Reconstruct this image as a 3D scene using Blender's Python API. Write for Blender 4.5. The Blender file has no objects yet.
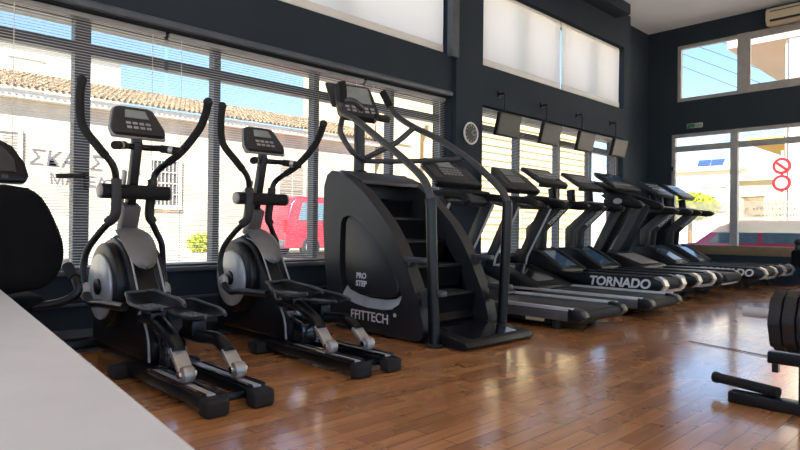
import bpy, bmesh, math, random
from mathutils import Vector, Matrix
random.seed(7)
U = 0.82                      # metres per modelling unit (the camera stands 1 unit above the floor)
R = math.radians
SC = bpy.context.scene
COL = SC.collection
ORG = {}

# ------------------------------------------------------------------ materials
def node_mat(name):
    m = bpy.data.materials.new(name); m.use_nodes = True
    nt = m.node_tree
    return m, nt, nt.nodes['Principled BSDF']

def mat(name, col, rough=.5, metal=0., var=.12, scale=9., bump=0., bscale=120., coat=0., spec=.5):
    m, nt, b = node_mat(name)
    tc = nt.nodes.new('ShaderNodeTexCoord')
    nz = nt.nodes.new('ShaderNodeTexNoise'); nz.inputs['Scale'].default_value = scale; nz.inputs['Detail'].default_value = 4
    nt.links.new(tc.outputs['Object'], nz.inputs['Vector'])
    rp = nt.nodes.new('ShaderNodeValToRGB')
    rp.color_ramp.elements[0].position = .3; rp.color_ramp.elements[1].position = .7
    rp.color_ramp.elements[0].color = (*[c * (1 - var) for c in col], 1)
    rp.color_ramp.elements[1].color = (*[min(1, c * (1 + var)) for c in col], 1)
    nt.links.new(nz.outputs['Fac'], rp.inputs['Fac']); nt.links.new(rp.outputs['Color'], b.inputs['Base Color'])
    b.inputs['Roughness'].default_value = rough; b.inputs['Metallic'].default_value = metal
    b.inputs['Coat Weight'].default_value = coat; b.inputs['Coat Roughness'].default_value = .08
    b.inputs['Specular IOR Level'].default_value = spec
    if bump:
        n2 = nt.nodes.new('ShaderNodeTexNoise'); n2.inputs['Scale'].default_value = bscale
        nt.links.new(tc.outputs['Object'], n2.inputs['Vector'])
        bp = nt.nodes.new('ShaderNodeBump'); bp.inputs['Strength'].default_value = bump; bp.inputs['Distance'].default_value = .01
        nt.links.new(n2.outputs['Fac'], bp.inputs['Height']); nt.links.new(bp.outputs['Normal'], b.inputs['Normal'])
    return m

M = {}
M['black'] = mat('black_powder_coat', (.005, .005, .0055), .3, bump=.05, bscale=300, spec=.4)
M['plastic'] = mat('black_plastic', (.006, .006, .007), .36, bump=.08, bscale=200, spec=.4)
M['gloss'] = mat('gloss_black', (.012, .012, .014), .12, coat=.4)
M['rubber'] = mat('black_rubber', (.012, .012, .012), .75, bump=.2, bscale=150)
M['foam'] = mat('foam_grip', (.008, .0075, .0075), .85, bump=.3, bscale=260)
M['dgrey'] = mat('charcoal_shell', (.021, .022, .025), .36, bump=.06, bscale=250, spec=.45)
M['grey'] = mat('mid_grey_plastic', (.05, .05, .053), .42)
M['panel'] = mat('console_panel', (.03, .03, .033), .4)
M['silver'] = mat('silver_plastic', (.4, .385, .37), .36, metal=.3)
M['alu'] = mat('pale_aluminium', (.66, .67, .68), .32, metal=.4)
M['discsilver'] = mat('pale_disc_silver', (.5, .52, .54), .3, metal=.3)
M['zinc'] = mat('champagne_silver', (.5, .48, .45), .32, metal=.6)
M['chrome'] = mat('chrome', (.7, .7, .7), .12, metal=1.)
M['screen'] = mat('dark_lcd', (.02, .03, .045), .1, coat=.6)
M['lcd'] = mat('grey_lcd', (.26, .28, .27), .2)
M['bluescreen'] = mat('blue_glossy_screen', (.05, .12, .22), .12, coat=.6)
M['button'] = mat('pale_buttons', (.35, .35, .35), .5)
M['letter'] = mat('white_lettering', (.75, .75, .75), .5, var=.03)
M['label_cream'] = mat('cream_sticker', (.6, .5, .3), .5)
M['belt'] = mat('running_belt', (.02, .02, .022), .5, bump=.15, bscale=400)
M['upholstery'] = mat('black_mesh_fabric', (.004, .004, .0045), .9, bump=.4, bscale=300, spec=.2)
M['wall'] = mat('charcoal_wall_paint', (.0175, .029, .043), .75, var=.12, scale=1.2, bump=.15, bscale=60, spec=.3)
M['ceiling'] = mat('off_white_ceiling', (.76, .87, .94), .9, var=.04, scale=1.5)
M['frame'] = mat('grey_window_frame', (.07, .085, .11), .4)
M['alframe'] = mat('aluminium_frame', (.34, .34, .34), .4, metal=.1)
M['tan'] = mat('tan_sill', (.24, .16, .085), .55)
M['slat'] = mat('blind_slats', (.82, .8, .75), .5, var=.03)
M['cordwhite'] = mat('blind_cord', (.75, .74, .7), .6)
M['counter'] = mat('white_counter', (.76, .77, .77), .4, var=.03)
M['acbeige'] = mat('beige_ac_plastic', (.55, .49, .36), .5, var=.04)
M['railgrey'] = mat('grey_rail_metal', (.11, .11, .115), .4, metal=.3)
M['mastgrey'] = mat('brown_grey_mast', (.13, .115, .11), .45)
M['treadgrey'] = mat('silver_tread_studs', (.3, .32, .34), .35, metal=.3)
M['sleeve'] = mat('brown_grey_sleeve', (.028, .023, .022), .5)
M['tvback'] = mat('tv_casing', (.007, .007, .008), .45, spec=.3)
M['iron'] = mat('cast_iron_plate', (.01, .01, .011), .55, bump=.25, bscale=120)
M['green'] = mat('sign_green', (.03, .16, .08), .5)
M['signwhite'] = mat('sign_white', (.36, .38, .4), .5, var=.03)
M['signred'] = mat('sign_red', (.4, .015, .02), .45)
M['signblue'] = mat('sign_pale_blue', (.24, .3, .4), .45)
# outdoors
M['stucco'] = mat('cream_stucco', (.5, .43, .335), .9, var=.3, scale=1.1, bump=.3, bscale=12)
M['stuccoy'] = mat('yellow_stucco', (.62, .5, .29), .9, var=.12, scale=.8, bump=.2, bscale=12)
M['stuccow'] = mat('pale_stucco', (.74, .69, .59), .9, var=.06, scale=.8)
M['stuccop'] = mat('pinkish_stucco', (.62, .5, .42), .9, var=.06, scale=.8)
M['tile'] = mat('old_roof_tiles', (.36, .27, .18), .9, var=.55, scale=6, bump=.4, bscale=25)
M['shutter'] = mat('weathered_shutter', (.42, .38, .32), .7)
M['recess'] = mat('dark_window_recess', (.09, .09, .1), .3)
M['graffiti'] = mat('grey_spray_paint', (.11, .1, .12), .8)
M['asphalt'] = mat('asphalt', (.28, .27, .255), .9, var=.2, scale=3, bump=.3, bscale=50)
M['pavement'] = mat('concrete_pavement', (.5, .46, .4), .9, var=.15, scale=3)
M['carred'] = mat('red_car_paint', (.5, .022, .045), .3, coat=.5, var=.03)
M['carpink'] = mat('faded_red_paint', (.55, .05, .13), .3, coat=.5, var=.03)
M['carglass'] = mat('car_glass', (.12, .2, .26), .08, coat=.5)
M['tyre'] = mat('tyre', (.02, .02, .02), .8)
M['hubcap'] = mat('hubcap', (.45, .45, .45), .35, metal=.5)
M['leaf'] = mat('yellow_green_leaves', (.36, .38, .05), .8, var=.35, scale=5)
M['bark'] = mat('bark', (.15, .1, .06), .9)
M['awning'] = mat('yellow_awning', (.75, .5, .1), .7, var=.05)
M['solar'] = mat('solar_panel_blue', (.03, .06, .14), .3)
M['cable'] = mat('dark_cable', (.03, .03, .03), .6)

# floor: glossy laminate boards running along the window wall
m, nt, b = node_mat('laminate_floor')
tc = nt.nodes.new('ShaderNodeTexCoord'); mp = nt.nodes.new('ShaderNodeMapping')
mp.inputs['Rotation'].default_value = (0, 0, R(90))
nt.links.new(tc.outputs['Object'], mp.inputs['Vector'])
bk = nt.nodes.new('ShaderNodeTexBrick')
bk.inputs['Scale'].default_value = 1; bk.inputs['Brick Width'].default_value = .5; bk.inputs['Row Height'].default_value = .078
bk.inputs['Mortar Size'].default_value = .0016; bk.inputs['Mortar Smooth'].default_value = .3
bk.inputs['Color1'].default_value = (.8, .37, .13, 1); bk.inputs['Color2'].default_value = (.52, .22, .075, 1)
bk.inputs['Mortar'].default_value = (.05, .02, .01, 1)
nt.links.new(mp.outputs['Vector'], bk.inputs['Vector'])
mg = nt.nodes.new('ShaderNodeMapping'); mg.inputs['Scale'].default_value = (28, 2.2, 1)
nt.links.new(tc.outputs['Object'], mg.inputs['Vector'])
ng = nt.nodes.new('ShaderNodeTexNoise'); ng.inputs['Scale'].default_value = .9; ng.inputs['Detail'].default_value = 7; ng.inputs['Distortion'].default_value = .15
nt.links.new(mg.outputs['Vector'], ng.inputs['Vector'])
rg = nt.nodes.new('ShaderNodeValToRGB'); rg.color_ramp.elements[0].color = (.8, .78, .76, 1); rg.color_ramp.elements[1].color = (1.12, 1.12, 1.12, 1)
rg.color_ramp.elements[0].position = .3; rg.color_ramp.elements[1].position = .7
nt.links.new(ng.outputs['Fac'], rg.inputs['Fac'])
mx = nt.nodes.new('ShaderNodeMix'); mx.data_type = 'RGBA'; mx.blend_type = 'MULTIPLY'; mx.inputs[0].default_value = 1
nt.links.new(bk.outputs['Color'], mx.inputs[6]); nt.links.new(rg.outputs['Color'], mx.inputs[7])
nt.links.new(mx.outputs[2], b.inputs['Base Color'])
nr = nt.nodes.new('ShaderNodeTexNoise'); nr.inputs['Scale'].default_value = 2.2; nr.inputs['Detail'].default_value = 5
nt.links.new(tc.outputs['Object'], nr.inputs['Vector'])
mr = nt.nodes.new('ShaderNodeMapRange'); mr.inputs[3].default_value = .2; mr.inputs[4].default_value = .34
nt.links.new(nr.outputs['Fac'], mr.inputs[0]); nt.links.new(mr.outputs[0], b.inputs['Roughness'])
bmp = nt.nodes.new('ShaderNodeBump'); bmp.inputs['Strength'].default_value = .12; bmp.inputs['Distance'].default_value = .002
nt.links.new(bk.outputs['Fac'], bmp.inputs['Height']); bmp.invert = True
nt.links.new(bmp.outputs['Normal'], b.inputs['Normal'])
b.inputs['Specular IOR Level'].default_value = .9
b.inputs['IOR'].default_value = 1.6; b.inputs['Coat Weight'].default_value = 1; b.inputs['Coat Roughness'].default_value = .13; b.inputs['Coat IOR'].default_value = 1.6
M['floor'] = m

def mix_mat(name, a_type, a_col, b_type, b_col, fac, fresnel=False, rough=.05):
    m = bpy.data.materials.new(name); m.use_nodes = True; nt = m.node_tree
    nt.nodes.remove(nt.nodes['Principled BSDF']); out = nt.nodes['Material Output']
    A = nt.nodes.new(a_type); A.inputs['Color'].default_value = (*a_col, 1)
    B = nt.nodes.new(b_type); B.inputs['Color'].default_value = (*b_col, 1)
    if 'Roughness' in B.inputs: B.inputs['Roughness'].default_value = rough
    X = nt.nodes.new('ShaderNodeMixShader')
    if fresnel:
        F = nt.nodes.new('ShaderNodeFresnel'); F.inputs['IOR'].default_value = fac; 
        G = nt.nodes.new('ShaderNodeNewGeometry'); S1 = nt.nodes.new('ShaderNodeMath'); S1.operation = 'SUBTRACT'; S1.inputs[0].default_value = 1
        S2 = nt.nodes.new('ShaderNodeMath'); S2.operation = 'MULTIPLY'
        nt.links.new(G.outputs['Backfacing'], S1.inputs[1]); nt.links.new(S1.outputs[0], S2.inputs[0]); nt.links.new(F.outputs[0], S2.inputs[1]); nt.links.new(S2.outputs[0], X.inputs[0])
    else: X.inputs[0].default_value = fac
    nt.links.new(A.outputs[0], X.inputs[1]); nt.links.new(B.outputs[0], X.inputs[2]); nt.links.new(X.outputs[0], out.inputs['Surface'])
    return m
M['glass'] = mix_mat('window_glass', 'ShaderNodeBsdfTransparent', (.96, .98, .98), 'ShaderNodeBsdfGlossy', (1, 1, 1), 1.2, True, .02)
M['roller'] = mix_mat('translucent_roller_fabric', 'ShaderNodeBsdfDiffuse', (.85, .82, .74), 'ShaderNodeBsdfTranslucent', (.97, .94, .86), .86)
M['film'] = mix_mat('frosted_film', 'ShaderNodeBsdfTransparent', (.95, .95, .93), 'ShaderNodeBsdfTranslucent', (.97, .96, .9), .3)
M['leaf'] = mix_mat('yellow_green_foliage', 'ShaderNodeBsdfDiffuse', (.36, .4, .06), 'ShaderNodeBsdfTranslucent', (.45, .5, .06), .4)

# ------------------------------------------------------------------ geometry
def frame_from(d):
    d = Vector(d).normalized()
    up = Vector((0, 0, 1)) if abs(d.z) < .95 else Vector((1, 0, 0))
    s = d.cross(up).normalized(); u = s.cross(d).normalized()
    return d, s, u

def spline(pts, n=6):
    """Catmull-Rom through the points."""
    P = [Vector(p) for p in pts]
    if len(P) < 3: return P
    Q = [P[0] * 2 - P[1]] + P + [P[-1] * 2 - P[-2]]; out = []
    for i in range(1, len(Q) - 2):
        a, b_, c, d = Q[i - 1:i + 3]
        for k in range(n):
            t = k / n
            out.append(.5 * ((2 * b_) + (c - a) * t + (2 * a - 5 * b_ + 4 * c - d) * t * t + (3 * b_ - a - 3 * c + d) * t ** 3))
    out.append(P[-1]); return out

class MB:
    """Collects solids (in modelling units, world axes) that become ONE mesh object."""
    def __init__(s): s.bm = bmesh.new()
    def _merge(s, t):
        me = bpy.data.meshes.new('tmp'); t.to_mesh(me); t.free(); s.bm.from_mesh(me); bpy.data.meshes.remove(me); return s
    def _bev(s, t, bev, seg=2):
        if bev > 0:
            t.normal_update()
            es = [e for e in t.edges if len(e.link_faces) == 2 and e.calc_face_angle(0) > R(35)]
            bmesh.ops.bevel(t, geom=es, offset=bev, segments=seg, profile=.5, affect='EDGES', clamp_overlap=True)
    def box(s, c, size, rot=(0, 0, 0), bev=0, seg=2):
        t = bmesh.new(); bmesh.ops.create_cube(t, size=1)
        bmesh.ops.scale(t, vec=size, verts=t.verts); s._bev(t, bev, seg)
        from mathutils import Euler
        t.transform(Matrix.Translation(c) @ Euler(rot).to_matrix().to_4x4()); return s._merge(t)
    def span(s, a, b_, bev=0, seg=2):
        a, b_ = Vector(a), Vector(b_)
        return s.box((a + b_) / 2, [abs(x) for x in (b_ - a)], bev=bev, seg=seg)
    def bar(s, p, q, w, h, bev=0, up=None):
        p, q = Vector(p), Vector(q); d, sd, u = frame_from(q - p)
        t = bmesh.new(); bmesh.ops.create_cube(t, size=1); bmesh.ops.scale(t, vec=(w, (q - p).length, h), verts=t.verts); s._bev(t, bev)
        m = Matrix((sd, d, u)).transposed().to_4x4(); m.translation = (p + q) / 2; t.transform(m); return s._merge(t)
    def tube(s, pts, r, n=10, smooth=0, r2=None):
        P = spline(pts, smooth) if smooth else [Vector(p) for p in pts]
        t = bmesh.new(); rings = []; prev = None; N = len(P)
        for i, p in enumerate(P):
            d = (P[min(i + 1, N - 1)] - P[max(i - 1, 0)]).normalized()
            if prev is None: _, sd, u = frame_from(d)
            else:
                u = (prev - d * prev.dot(d)).normalized(); sd = d.cross(u)
            prev = u; rr = r if r2 is None else r + (r2 - r) * i / (N - 1)
            rings.append([t.verts.new(p + (sd * math.cos(2 * math.pi * k / n) + u * math.sin(2 * math.pi * k / n)) * rr) for k in range(n)])
        for a, b_ in zip(rings, rings[1:]):
            for k in range(n): t.faces.new((a[k], a[(k + 1) % n], b_[(k + 1) % n], b_[k]))
        t.faces.new(rings[0][::-1]); t.faces.new(rings[-1]); bmesh.ops.recalc_face_normals(t, faces=t.faces); return s._merge(t)
    def cyl(s, p, q, r, n=24, bev=0, r2=None):
        p, q = Vector(p), Vector(q); d, sd, u = frame_from(q - p); t = bmesh.new()
        r2 = r if r2 is None else r2
        A = [t.verts.new(p + (sd * math.cos(2 * math.pi * k / n) + u * math.sin(2 * math.pi * k / n)) * r) for k in range(n)]
        B = [t.verts.new(q + (sd * math.cos(2 * math.pi * k / n) + u * math.sin(2 * math.pi * k / n)) * r2) for k in range(n)]
        for k in range(n): t.faces.new((A[k], A[(k + 1) % n], B[(k + 1) % n], B[k]))
        t.faces.new(A[::-1]); t.faces.new(B); bmesh.ops.recalc_face_normals(t, faces=t.faces); s._bev(t, bev); return s._merge(t)
    def torus(s, c, axis, Rr, r, n=28, k=8):
        d, sd, u = frame_from(axis); c = Vector(c)
        pts = [c + (sd * math.cos(2 * math.pi * i / n) + u * math.sin(2 * math.pi * i / n)) * Rr for i in range(n)]
        t = bmesh.new(); rings = []
        for i in range(n):
            o = (pts[i] - c).normalized()
            rings.append([t.verts.new(pts[i] + (o * math.cos(2 * math.pi * j / k) + d * math.sin(2 * math.pi * j / k)) * r) for j in range(k)])
        for i in range(n):
            a, b_ = rings[i], rings[(i + 1) % n]
            for j in range(k): t.faces.new((a[j], a[(j + 1) % k], b_[(j + 1) % k], b_[j]))
        bmesh.ops.recalc_face_normals(t, faces=t.faces); return s._merge(t)
    def ball(s, c, r, sc=(1, 1, 1), n=16):
        t = bmesh.new(); bmesh.ops.create_uvsphere(t, u_segments=n, v_segments=n // 2 + 2, radius=r)
        bmesh.ops.scale(t, vec=sc, verts=t.verts); bmesh.ops.translate(t, vec=c, verts=t.verts); return s._merge(t)
    def prism(s, poly, a, b_, axis='Y', bev=0, seg=2):
        """poly of (x,z) extruded along Y from a to b_ (or (y,z) along X, or (x,y) along Z)"""
        def P(p, v): return {'Y': (p[0], v, p[1]), 'X': (v, p[0], p[1]), 'Z': (p[0], p[1], v)}[axis]
        t = bmesh.new(); A = [t.verts.new(P(p, a)) for p in poly]; B = [t.verts.new(P(p, b_)) for p in poly]; n = len(poly)
        for k in range(n): t.faces.new((A[k], A[(k + 1) % n], B[(k + 1) % n], B[k]))
        t.faces.new(A[::-1]); t.faces.new(B); bmesh.ops.recalc_face_normals(t, faces=t.faces); s._bev(t, bev, seg); return s._merge(t)
    def slab(s, c4, th, bev=0):
        """quad of four corners given a thickness along its normal"""
        V = [Vector(v) for v in c4]; n = (V[1] - V[0]).cross(V[3] - V[0]).normalized() * th; t = bmesh.new()
        A = [t.verts.new(v) for v in V]; B = [t.verts.new(v - n) for v in V]; k4 = len(V)
        for k in range(k4): t.faces.new((A[k], A[(k + 1) % k4], B[(k + 1) % k4], B[k]))
        t.faces.new(A[::-1]); t.faces.new(B); bmesh.ops.recalc_face_normals(t, faces=t.faces); s._bev(t, bev); return s._merge(t)
    def ringprism(s, outer, inner, a, b_, axis='Y'):
        """outline with a hole; outer and inner lists have equal length"""
        def P(p, v): return {'Y': (p[0], v, p[1]), 'X': (v, p[0], p[1])}[axis]
        t = bmesh.new(); n = len(outer)
        OA = [t.verts.new(P(p, a)) for p in outer]; OB = [t.verts.new(P(p, b_)) for p in outer]
        IA = [t.verts.new(P(p, a)) for p in inner]; IB = [t.verts.new(P(p, b_)) for p in inner]
        for k in range(n):
            j = (k + 1) % n
            t.faces.new((OA[k], OA[j], OB[j], OB[k])); t.faces.new((IA[k], IA[j], IB[j], IB[k]))
            t.faces.new((OA[k], OA[j], IA[j], IA[k])); t.faces.new((OB[k], OB[j], IB[j], IB[k]))
        bmesh.ops.recalc_face_normals(t, faces=t.faces); return s._merge(t)
    def text(s, body, size, mtx, ext=.002, shear=0, align='CENTER', bold=0):
        cu = bpy.data.curves.new('t', 'FONT'); cu.body = body; cu.size = size; cu.extrude = ext; cu.shear = shear
        cu.align_x = align; cu.align_y = 'CENTER'; cu.offset = bold
        o = bpy.data.objects.new('t', cu); COL.objects.link(o); bpy.context.view_layer.update()
        me = bpy.data.meshes.new_from_object(o.evaluated_get(bpy.context.evaluated_depsgraph_get()))
        me.transform(mtx); s.bm.from_mesh(me)
        bpy.data.objects.remove(o); bpy.data.curves.remove(cu); bpy.data.meshes.remove(me); return s
    def build(s, name, material, parent=None, smooth=True, org=None, label=None):
        o0 = Vector(ORG.get(parent.name, (0, 0, 0))) if parent else Vector(org or (0, 0, 0))
        for v in s.bm.verts: v.co = (v.co - o0) * U
        me = bpy.data.meshes.new(name); s.bm.to_mesh(me); s.bm.free()
        me.materials.append(material)
        if smooth:
            for p in me.polygons: p.use_smooth = True
            me.set_sharp_from_angle(angle=R(38))
        o = bpy.data.objects.new(name, me); COL.objects.link(o)
        if parent: o.parent = parent
        else: o.location = o0 * U
        ORG[o.name] = tuple(o0)
        if label: o['label'] = label
        return o

def tag(o, label, cat, group=None):
    o['label'] = label; o['category'] = cat
    if group: o['group'] = group
    return o
def thing(name, loc, label, cat, group=None):
    o = bpy.data.objects.new(name, None); COL.objects.link(o); o.empty_display_size = .1
    o.location = Vector(loc) * U; ORG[o.name] = tuple(loc); return tag(o, label, cat, group)
def struct(o): o['kind'] = 'structure'; return o
def copy_tree(o, dloc=None, label=None, parent=None):
    c = o.copy(); COL.objects.link(c); ORG[c.name] = ORG.get(o.name, (0, 0, 0))
    if parent: c.parent = parent
    if dloc is not None:
        c.location = o.location + Vector(dloc) * U; ORG[c.name] = tuple(Vector(ORG[o.name]) + Vector(dloc))
    if label: c['label'] = label
    for ch in [x for x in SC.objects if x.parent == o]: copy_tree(ch, parent=c)
    return c
def face_mtx(c, xdir, ydir):
    x, y = Vector(xdir).normalized(), Vector(ydir).normalized(); y = (y - x * y.dot(x)).normalized(); z = x.cross(y)
    m = Matrix((x, y, z)).transposed().to_4x4(); m.translation = Vector(c); return m

# ------------------------------------------------------------------ the room
XW, D, HC = -5.62, 13.4, 5.42          # window wall face, far wall face, ceiling height
XR, YB = 5.2, -4.6                     # right and back walls (behind the camera)
b = MB().span((-6.1, YB - .3, -.2), (XR + .3, D + .3, 0)); struct(b.build('floor', M['floor'], smooth=False))
b = MB().span((-6.1, YB - .3, HC), (XR + .3, D + .3, HC + .3)); struct(b.build('ceiling', M['ceiling'], smooth=False))
# window wall: piers, beams and sills around four openings; it steps back next to the far corner
T0, YS = -5.98, 12.0
Z0, Z1, Z2, Z3 = .56, 2.86, 3.46, 4.72
A0, A1, B0, B1 = -2.4, 6.42, 7.06, 11.72
b = MB()
b.span((T0, YB, 0), (XW, YS, Z0)); b.span((T0, YB, Z1), (XW, YS, Z2)); b.span((T0, YB, Z3), (XW, YS, HC))
for y0, y1 in ((YB, A0), (A1, B0), (B1, YS)):
    b.span((T0, y0, Z0), (XW, y1, Z1)); b.span((T0, y0, Z2), (XW, y1, Z3))
b.span((T0 - .1, YS, 0), (-5.86, D, HC))
struct(b.build('wall_left', M['wall'], smooth=False))
b = MB().span((XW, A1 + .02, 0), (XW + .07, B0 - .02, HC)); struct(b.build('trim_1', M['wall'], smooth=False))       # pillar face
b = MB().span((XW, YB, HC - .2), (XW + .3, 11.35, HC)); struct(b.build('trim_2', M['wall'], smooth=False))        # beam under the ceiling
b = MB().span((XW, YB, Z1 + .0), (XW + .06, A1 - .02, Z1 + .07), bev=.02); struct(b.build('trim_3', M['frame']))   # ledge over the near blinds
b = MB().span((XW, A1 - .1, Z2 - .05), (XW + .1, A1 + .04, HC - .2)); struct(b.build('trim_4', M['frame'], smooth=False))
b = MB().span((XW - .12, A0, Z0), (XW + .05, A1, Z0 + .04), bev=.01); struct(b.build('trim_5', M['frame']))        # sill
b = MB().span((XW, -.6, .3), (XW + .03, A1, .32)).span((XW, A0, .0), (XW + .03, A1, .1)); struct(b.build('baseboard_left', M['frame'], smooth=False))
# far wall
FX0, FX1, FZ0, FZ1 = -5.33, 2.6, .52, 3.1       # lower shop window
GX0, GX1, GZ0, GZ1 = -5.22, 1.5, 3.8, 5.02      # upper window
b = MB()
b.span((-6.1, D, 0), (XR, D + .3, FZ0)); b.span((-6.1, D, FZ1), (XR, D + .3, GZ0)); b.span((-6.1, D, GZ1), (XR, D + .3, HC))
for z0, z1, x0, x1 in ((FZ0, FZ1, FX0, FX1), (GZ0, GZ1, GX0, GX1)):
    b.span((-6.1, D, z0), (x0, D + .3, z1)); b.span((x1, D, z0), (XR, D + .3, z1))
struct(b.build('wall_far', M['wall'], smooth=False))
# back and right walls stand behind the camera and have big openings for daylight
b = MB(); b.span((-6.1, YB - .3, 0), (XR, YB, .5)); b.span((-6.1, YB - .3, 4.9), (XR, YB, HC))
for x in (-6.1, -2.6, 1.0, 4.6): b.span((x, YB - .3, .5), (x + .6, YB, 4.9))
struct(b.build('wall_back', M['wall'], smooth=False))
b = MB(); b.span((XR, YB, 0), (XR + .3, D + .3, .6)); b.span((XR, YB, 4.7), (XR + .3, D + .3, HC))
for y in (YB, -1.2, 2.4, 6.0, 9.6, 13.1): b.span((XR, y, .6), (XR + .3, y + .6, 4.7))
struct(b.build('wall_right', M['wall'], smooth=False))

# ------------------------------------------------------------------ windows of the window wall
GX = -5.84
def side_window(name, y0, y1, z0, z1, mull, trans, thick, w=.07):
    b = MB()
    b.span((GX - .05, y0, z0), (GX + .05, y1, z0 + .06)).span((GX - .05, y0, z1 - .06), (GX + .05, y1, z1))
    b.span((GX - .053, y0 + .002, z0 + .002), (GX + .053, y0 + .06, z1 - .002)).span((GX - .053, y1 - .06, z0 + .002), (GX + .053, y1 - .002, z1 - .002))
    for i, y in enumerate(mull):
        ww = thick.get(i, w); b.span((GX - .06, y - ww / 2, z0 + .003), (GX + .06, y + ww / 2, z1 - .003))
    if trans: b.span((GX - .055, y0, trans - .05), (GX + .055, y1, trans + .05))
    o = struct(b.build(name, M['frame'], smooth=False))
    g = MB().span((GX - .006, y0 + .02, z0 + .02), (GX + .006, y1 - .02, z1 - .02)); g.build('window_pane', M['glass'], o, smooth=False)
    return o
w1 = side_window('window_1', A0, A1, Z0, Z1, [-.95, .35, 1.66, 2.94, 4.2, 5.42], 2.56, {2: .13})
side_window('window_2', B0, B1, Z0, Z1, [8.3, 9.55, 10.7], 2.56, {})
side_window('window_3', A0, A1, Z2, Z3, [-.9, .9, 2.7, 4.5], None, {})
side_window('window_4', B0, B1, Z2, Z3, [8.25, 9.4, 10.6], None, {})
MB().box((GX + .1, 1.68, 1.38), (.06, .05, .16), bev=.01).bar((GX + .12, 1.68, 1.43), (GX + .12, 1.44, 1.41), .03, .04, .008).build('window_handle', M['black'], w1)

# venetian blinds
def venetian(y0, y1, z0, z1, label, pitch=.0245, x=GX + .12):
    root = thing('venetian_blind', (x, y0, z0), label, 'blind', 'venetian blinds over the side windows')
    MB().span((x - .03, y0, z1 - .045), (x + .03, y1, z1), bev=.006).build('head_rail', M['alframe'], root)
    MB().span((x - .02, y0, z0), (x + .02, y1, z0 + .02), bev=.004).build('bottom_rail', M['slat'], root)
    b = MB(); z = z0 + .04; t = bmesh.new(); a = R(-8); w = .0142
    while z < z1 - .05:
        ca, sa = w * math.cos(a), w * math.sin(a)
        v = [t.verts.new(p) for p in ((x - ca, y0, z - sa), (x - ca, y1, z - sa), (x, y1, z + .002), (x, y0, z + .002), (x + ca, y1, z + sa - .001), (x + ca, y0, z + sa - .001))]
        v2 = [t.verts.new(q.co + Vector((0, 0, -.0014))) for q in v]
        t.faces.new((v[0], v[1], v[2], v[3])); t.faces.new((v[3], v[2], v[4], v[5]))
        t.faces.new((v2[3], v2[2], v2[1], v2[0])); t.faces.new((v2[5], v2[4], v2[2], v2[3]))
        t.faces.new((v[0], v2[0], v2[1], v[1])); t.faces.new((v[5], v[4], v2[4], v2[5]))
        z += pitch
    b._merge(t); b.build('slats', M['slat'], root)
    n = max(2, int((y1 - y0) / .9)); 
    for k in range(n):
        y = y0 + .12 + (y1 - y0 - .24) * k / (n - 1)
        MB().tube([(x + .02, y, z0 + .02), (x + .02, y, z1 - .04)], .003, 6).build('ladder_cord', M['cordwhite'], root)
    return root
venetian(A0 + .03, 2.36, Z0 + .06, Z1 - .01, 'pale slatted venetian blind behind the near elliptical trainer, leftmost in view')
venetian(2.40, 4.86, Z0 + .06, Z1 - .01, 'pale slatted venetian blind behind the far elliptical and the stair machine')
venetian(4.90, A1 - .04, Z0 + .06, Z1 - .01, 'narrow slatted venetian blind left of the round wall clock')
venetian(B0 + .04, B1 - .04, Z0 + .06, Z1 - .01, 'long slatted venetian blind behind the hanging screens')

# roller blinds on the upper windows
def roller(y0, y1, label):
    x = XW - .05; zt, zb = Z3 - .02, Z2 + .02
    root = thing('roller_blind', (x, y0, zb), label, 'blind', 'white roller blinds over the upper windows')
    MB().cyl((x - .04, y0, zt - .04), (x - .04, y1, zt - .04), .04, 16).build('roller_tube', M['counter'], root)
    b = MB(); n = 48; t = bmesh.new(); rows = []
    for k in range(n + 1):
        y = y0 + (y1 - y0) * k / n; rows.append([t.verts.new((x + .004 * math.sin(y * 9 + j) + .003 * math.sin(y * 23), y, zb + .1 + (zt - .05 - zb - .1) * j / 4)) for j in range(5)])
    for a, c in zip(rows, rows[1:]):
        for j in range(4): t.faces.new((a[j], c[j], c[j + 1], a[j + 1]))
    b._merge(t); b.build('blind_fabric', M['roller'], root)
    MB().span((x - .012, y0, zb), (x + .012, y1, zb + .1), bev=.004).build('bottom_bar', M['counter'], root)
    return root
roller(A0 + .1, A1 - .14, 'white roller blind lowered over the upper window left of the pillar')
roller(B0 + .05, 9.36, 'white roller blind just right of the pillar, upper row')
roller(9.42, B1 - .12, 'white roller blind nearest the dark far corner, upper row')

# ------------------------------------------------------------------ far wall windows
def far_window(name, x0, x1, z0, z1, mull, trans, mw, sillmat=None):
    y = D + .08; b = MB()
    b.span((x0, y - .05, z1 - .07), (x1, y + .05, z1)).span((x0 + .002, y - .054, z0 + .002), (x0 + .07, y + .046, z1 - .002)).span((x1 - .07, y - .054, z0 + .002), (x1 - .002, y + .046, z1 - .002))
    if not sillmat: b.span((x0, y - .05, z0), (x1, y + .05, z0 + .08))
    for x in mull: b.span((x - mw / 2, y - .07, z0 + .005), (x + mw / 2, y + .05, z1 - .005))
    if trans: b.span((x0, y - .05, trans - .05), (x1, y + .05, trans + .02)).span((x0 + .05, y - .03, trans - .1), (x1, y + .03, trans - .05))
    o = struct(b.build(name, M['alframe'], smooth=False))
    if sillmat: MB().span((x0, y - .1, z0), (x1, y + .06, z0 + .19), bev=.01).build('bottom_rail', sillmat, o, label='tan bottom rail')
    MB().span((x0 + .03, y - .006, z0 + .03), (x1 - .03, y + .006, z1 - .03)).build('window_pane', M['glass'], o, smooth=False)
    return o
w5 = far_window('window_5', FX0, FX1, FZ0, FZ1, [-4.08, -1.75, .5], 2.82, .14, M['tan'])
w6 = far_window('window_6', GX0, GX1, GZ0, GZ1, [-3.98, -1.9, -.2], None, .06)
b = MB(); yy = D + .06                          # opening sash of the upper window
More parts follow.
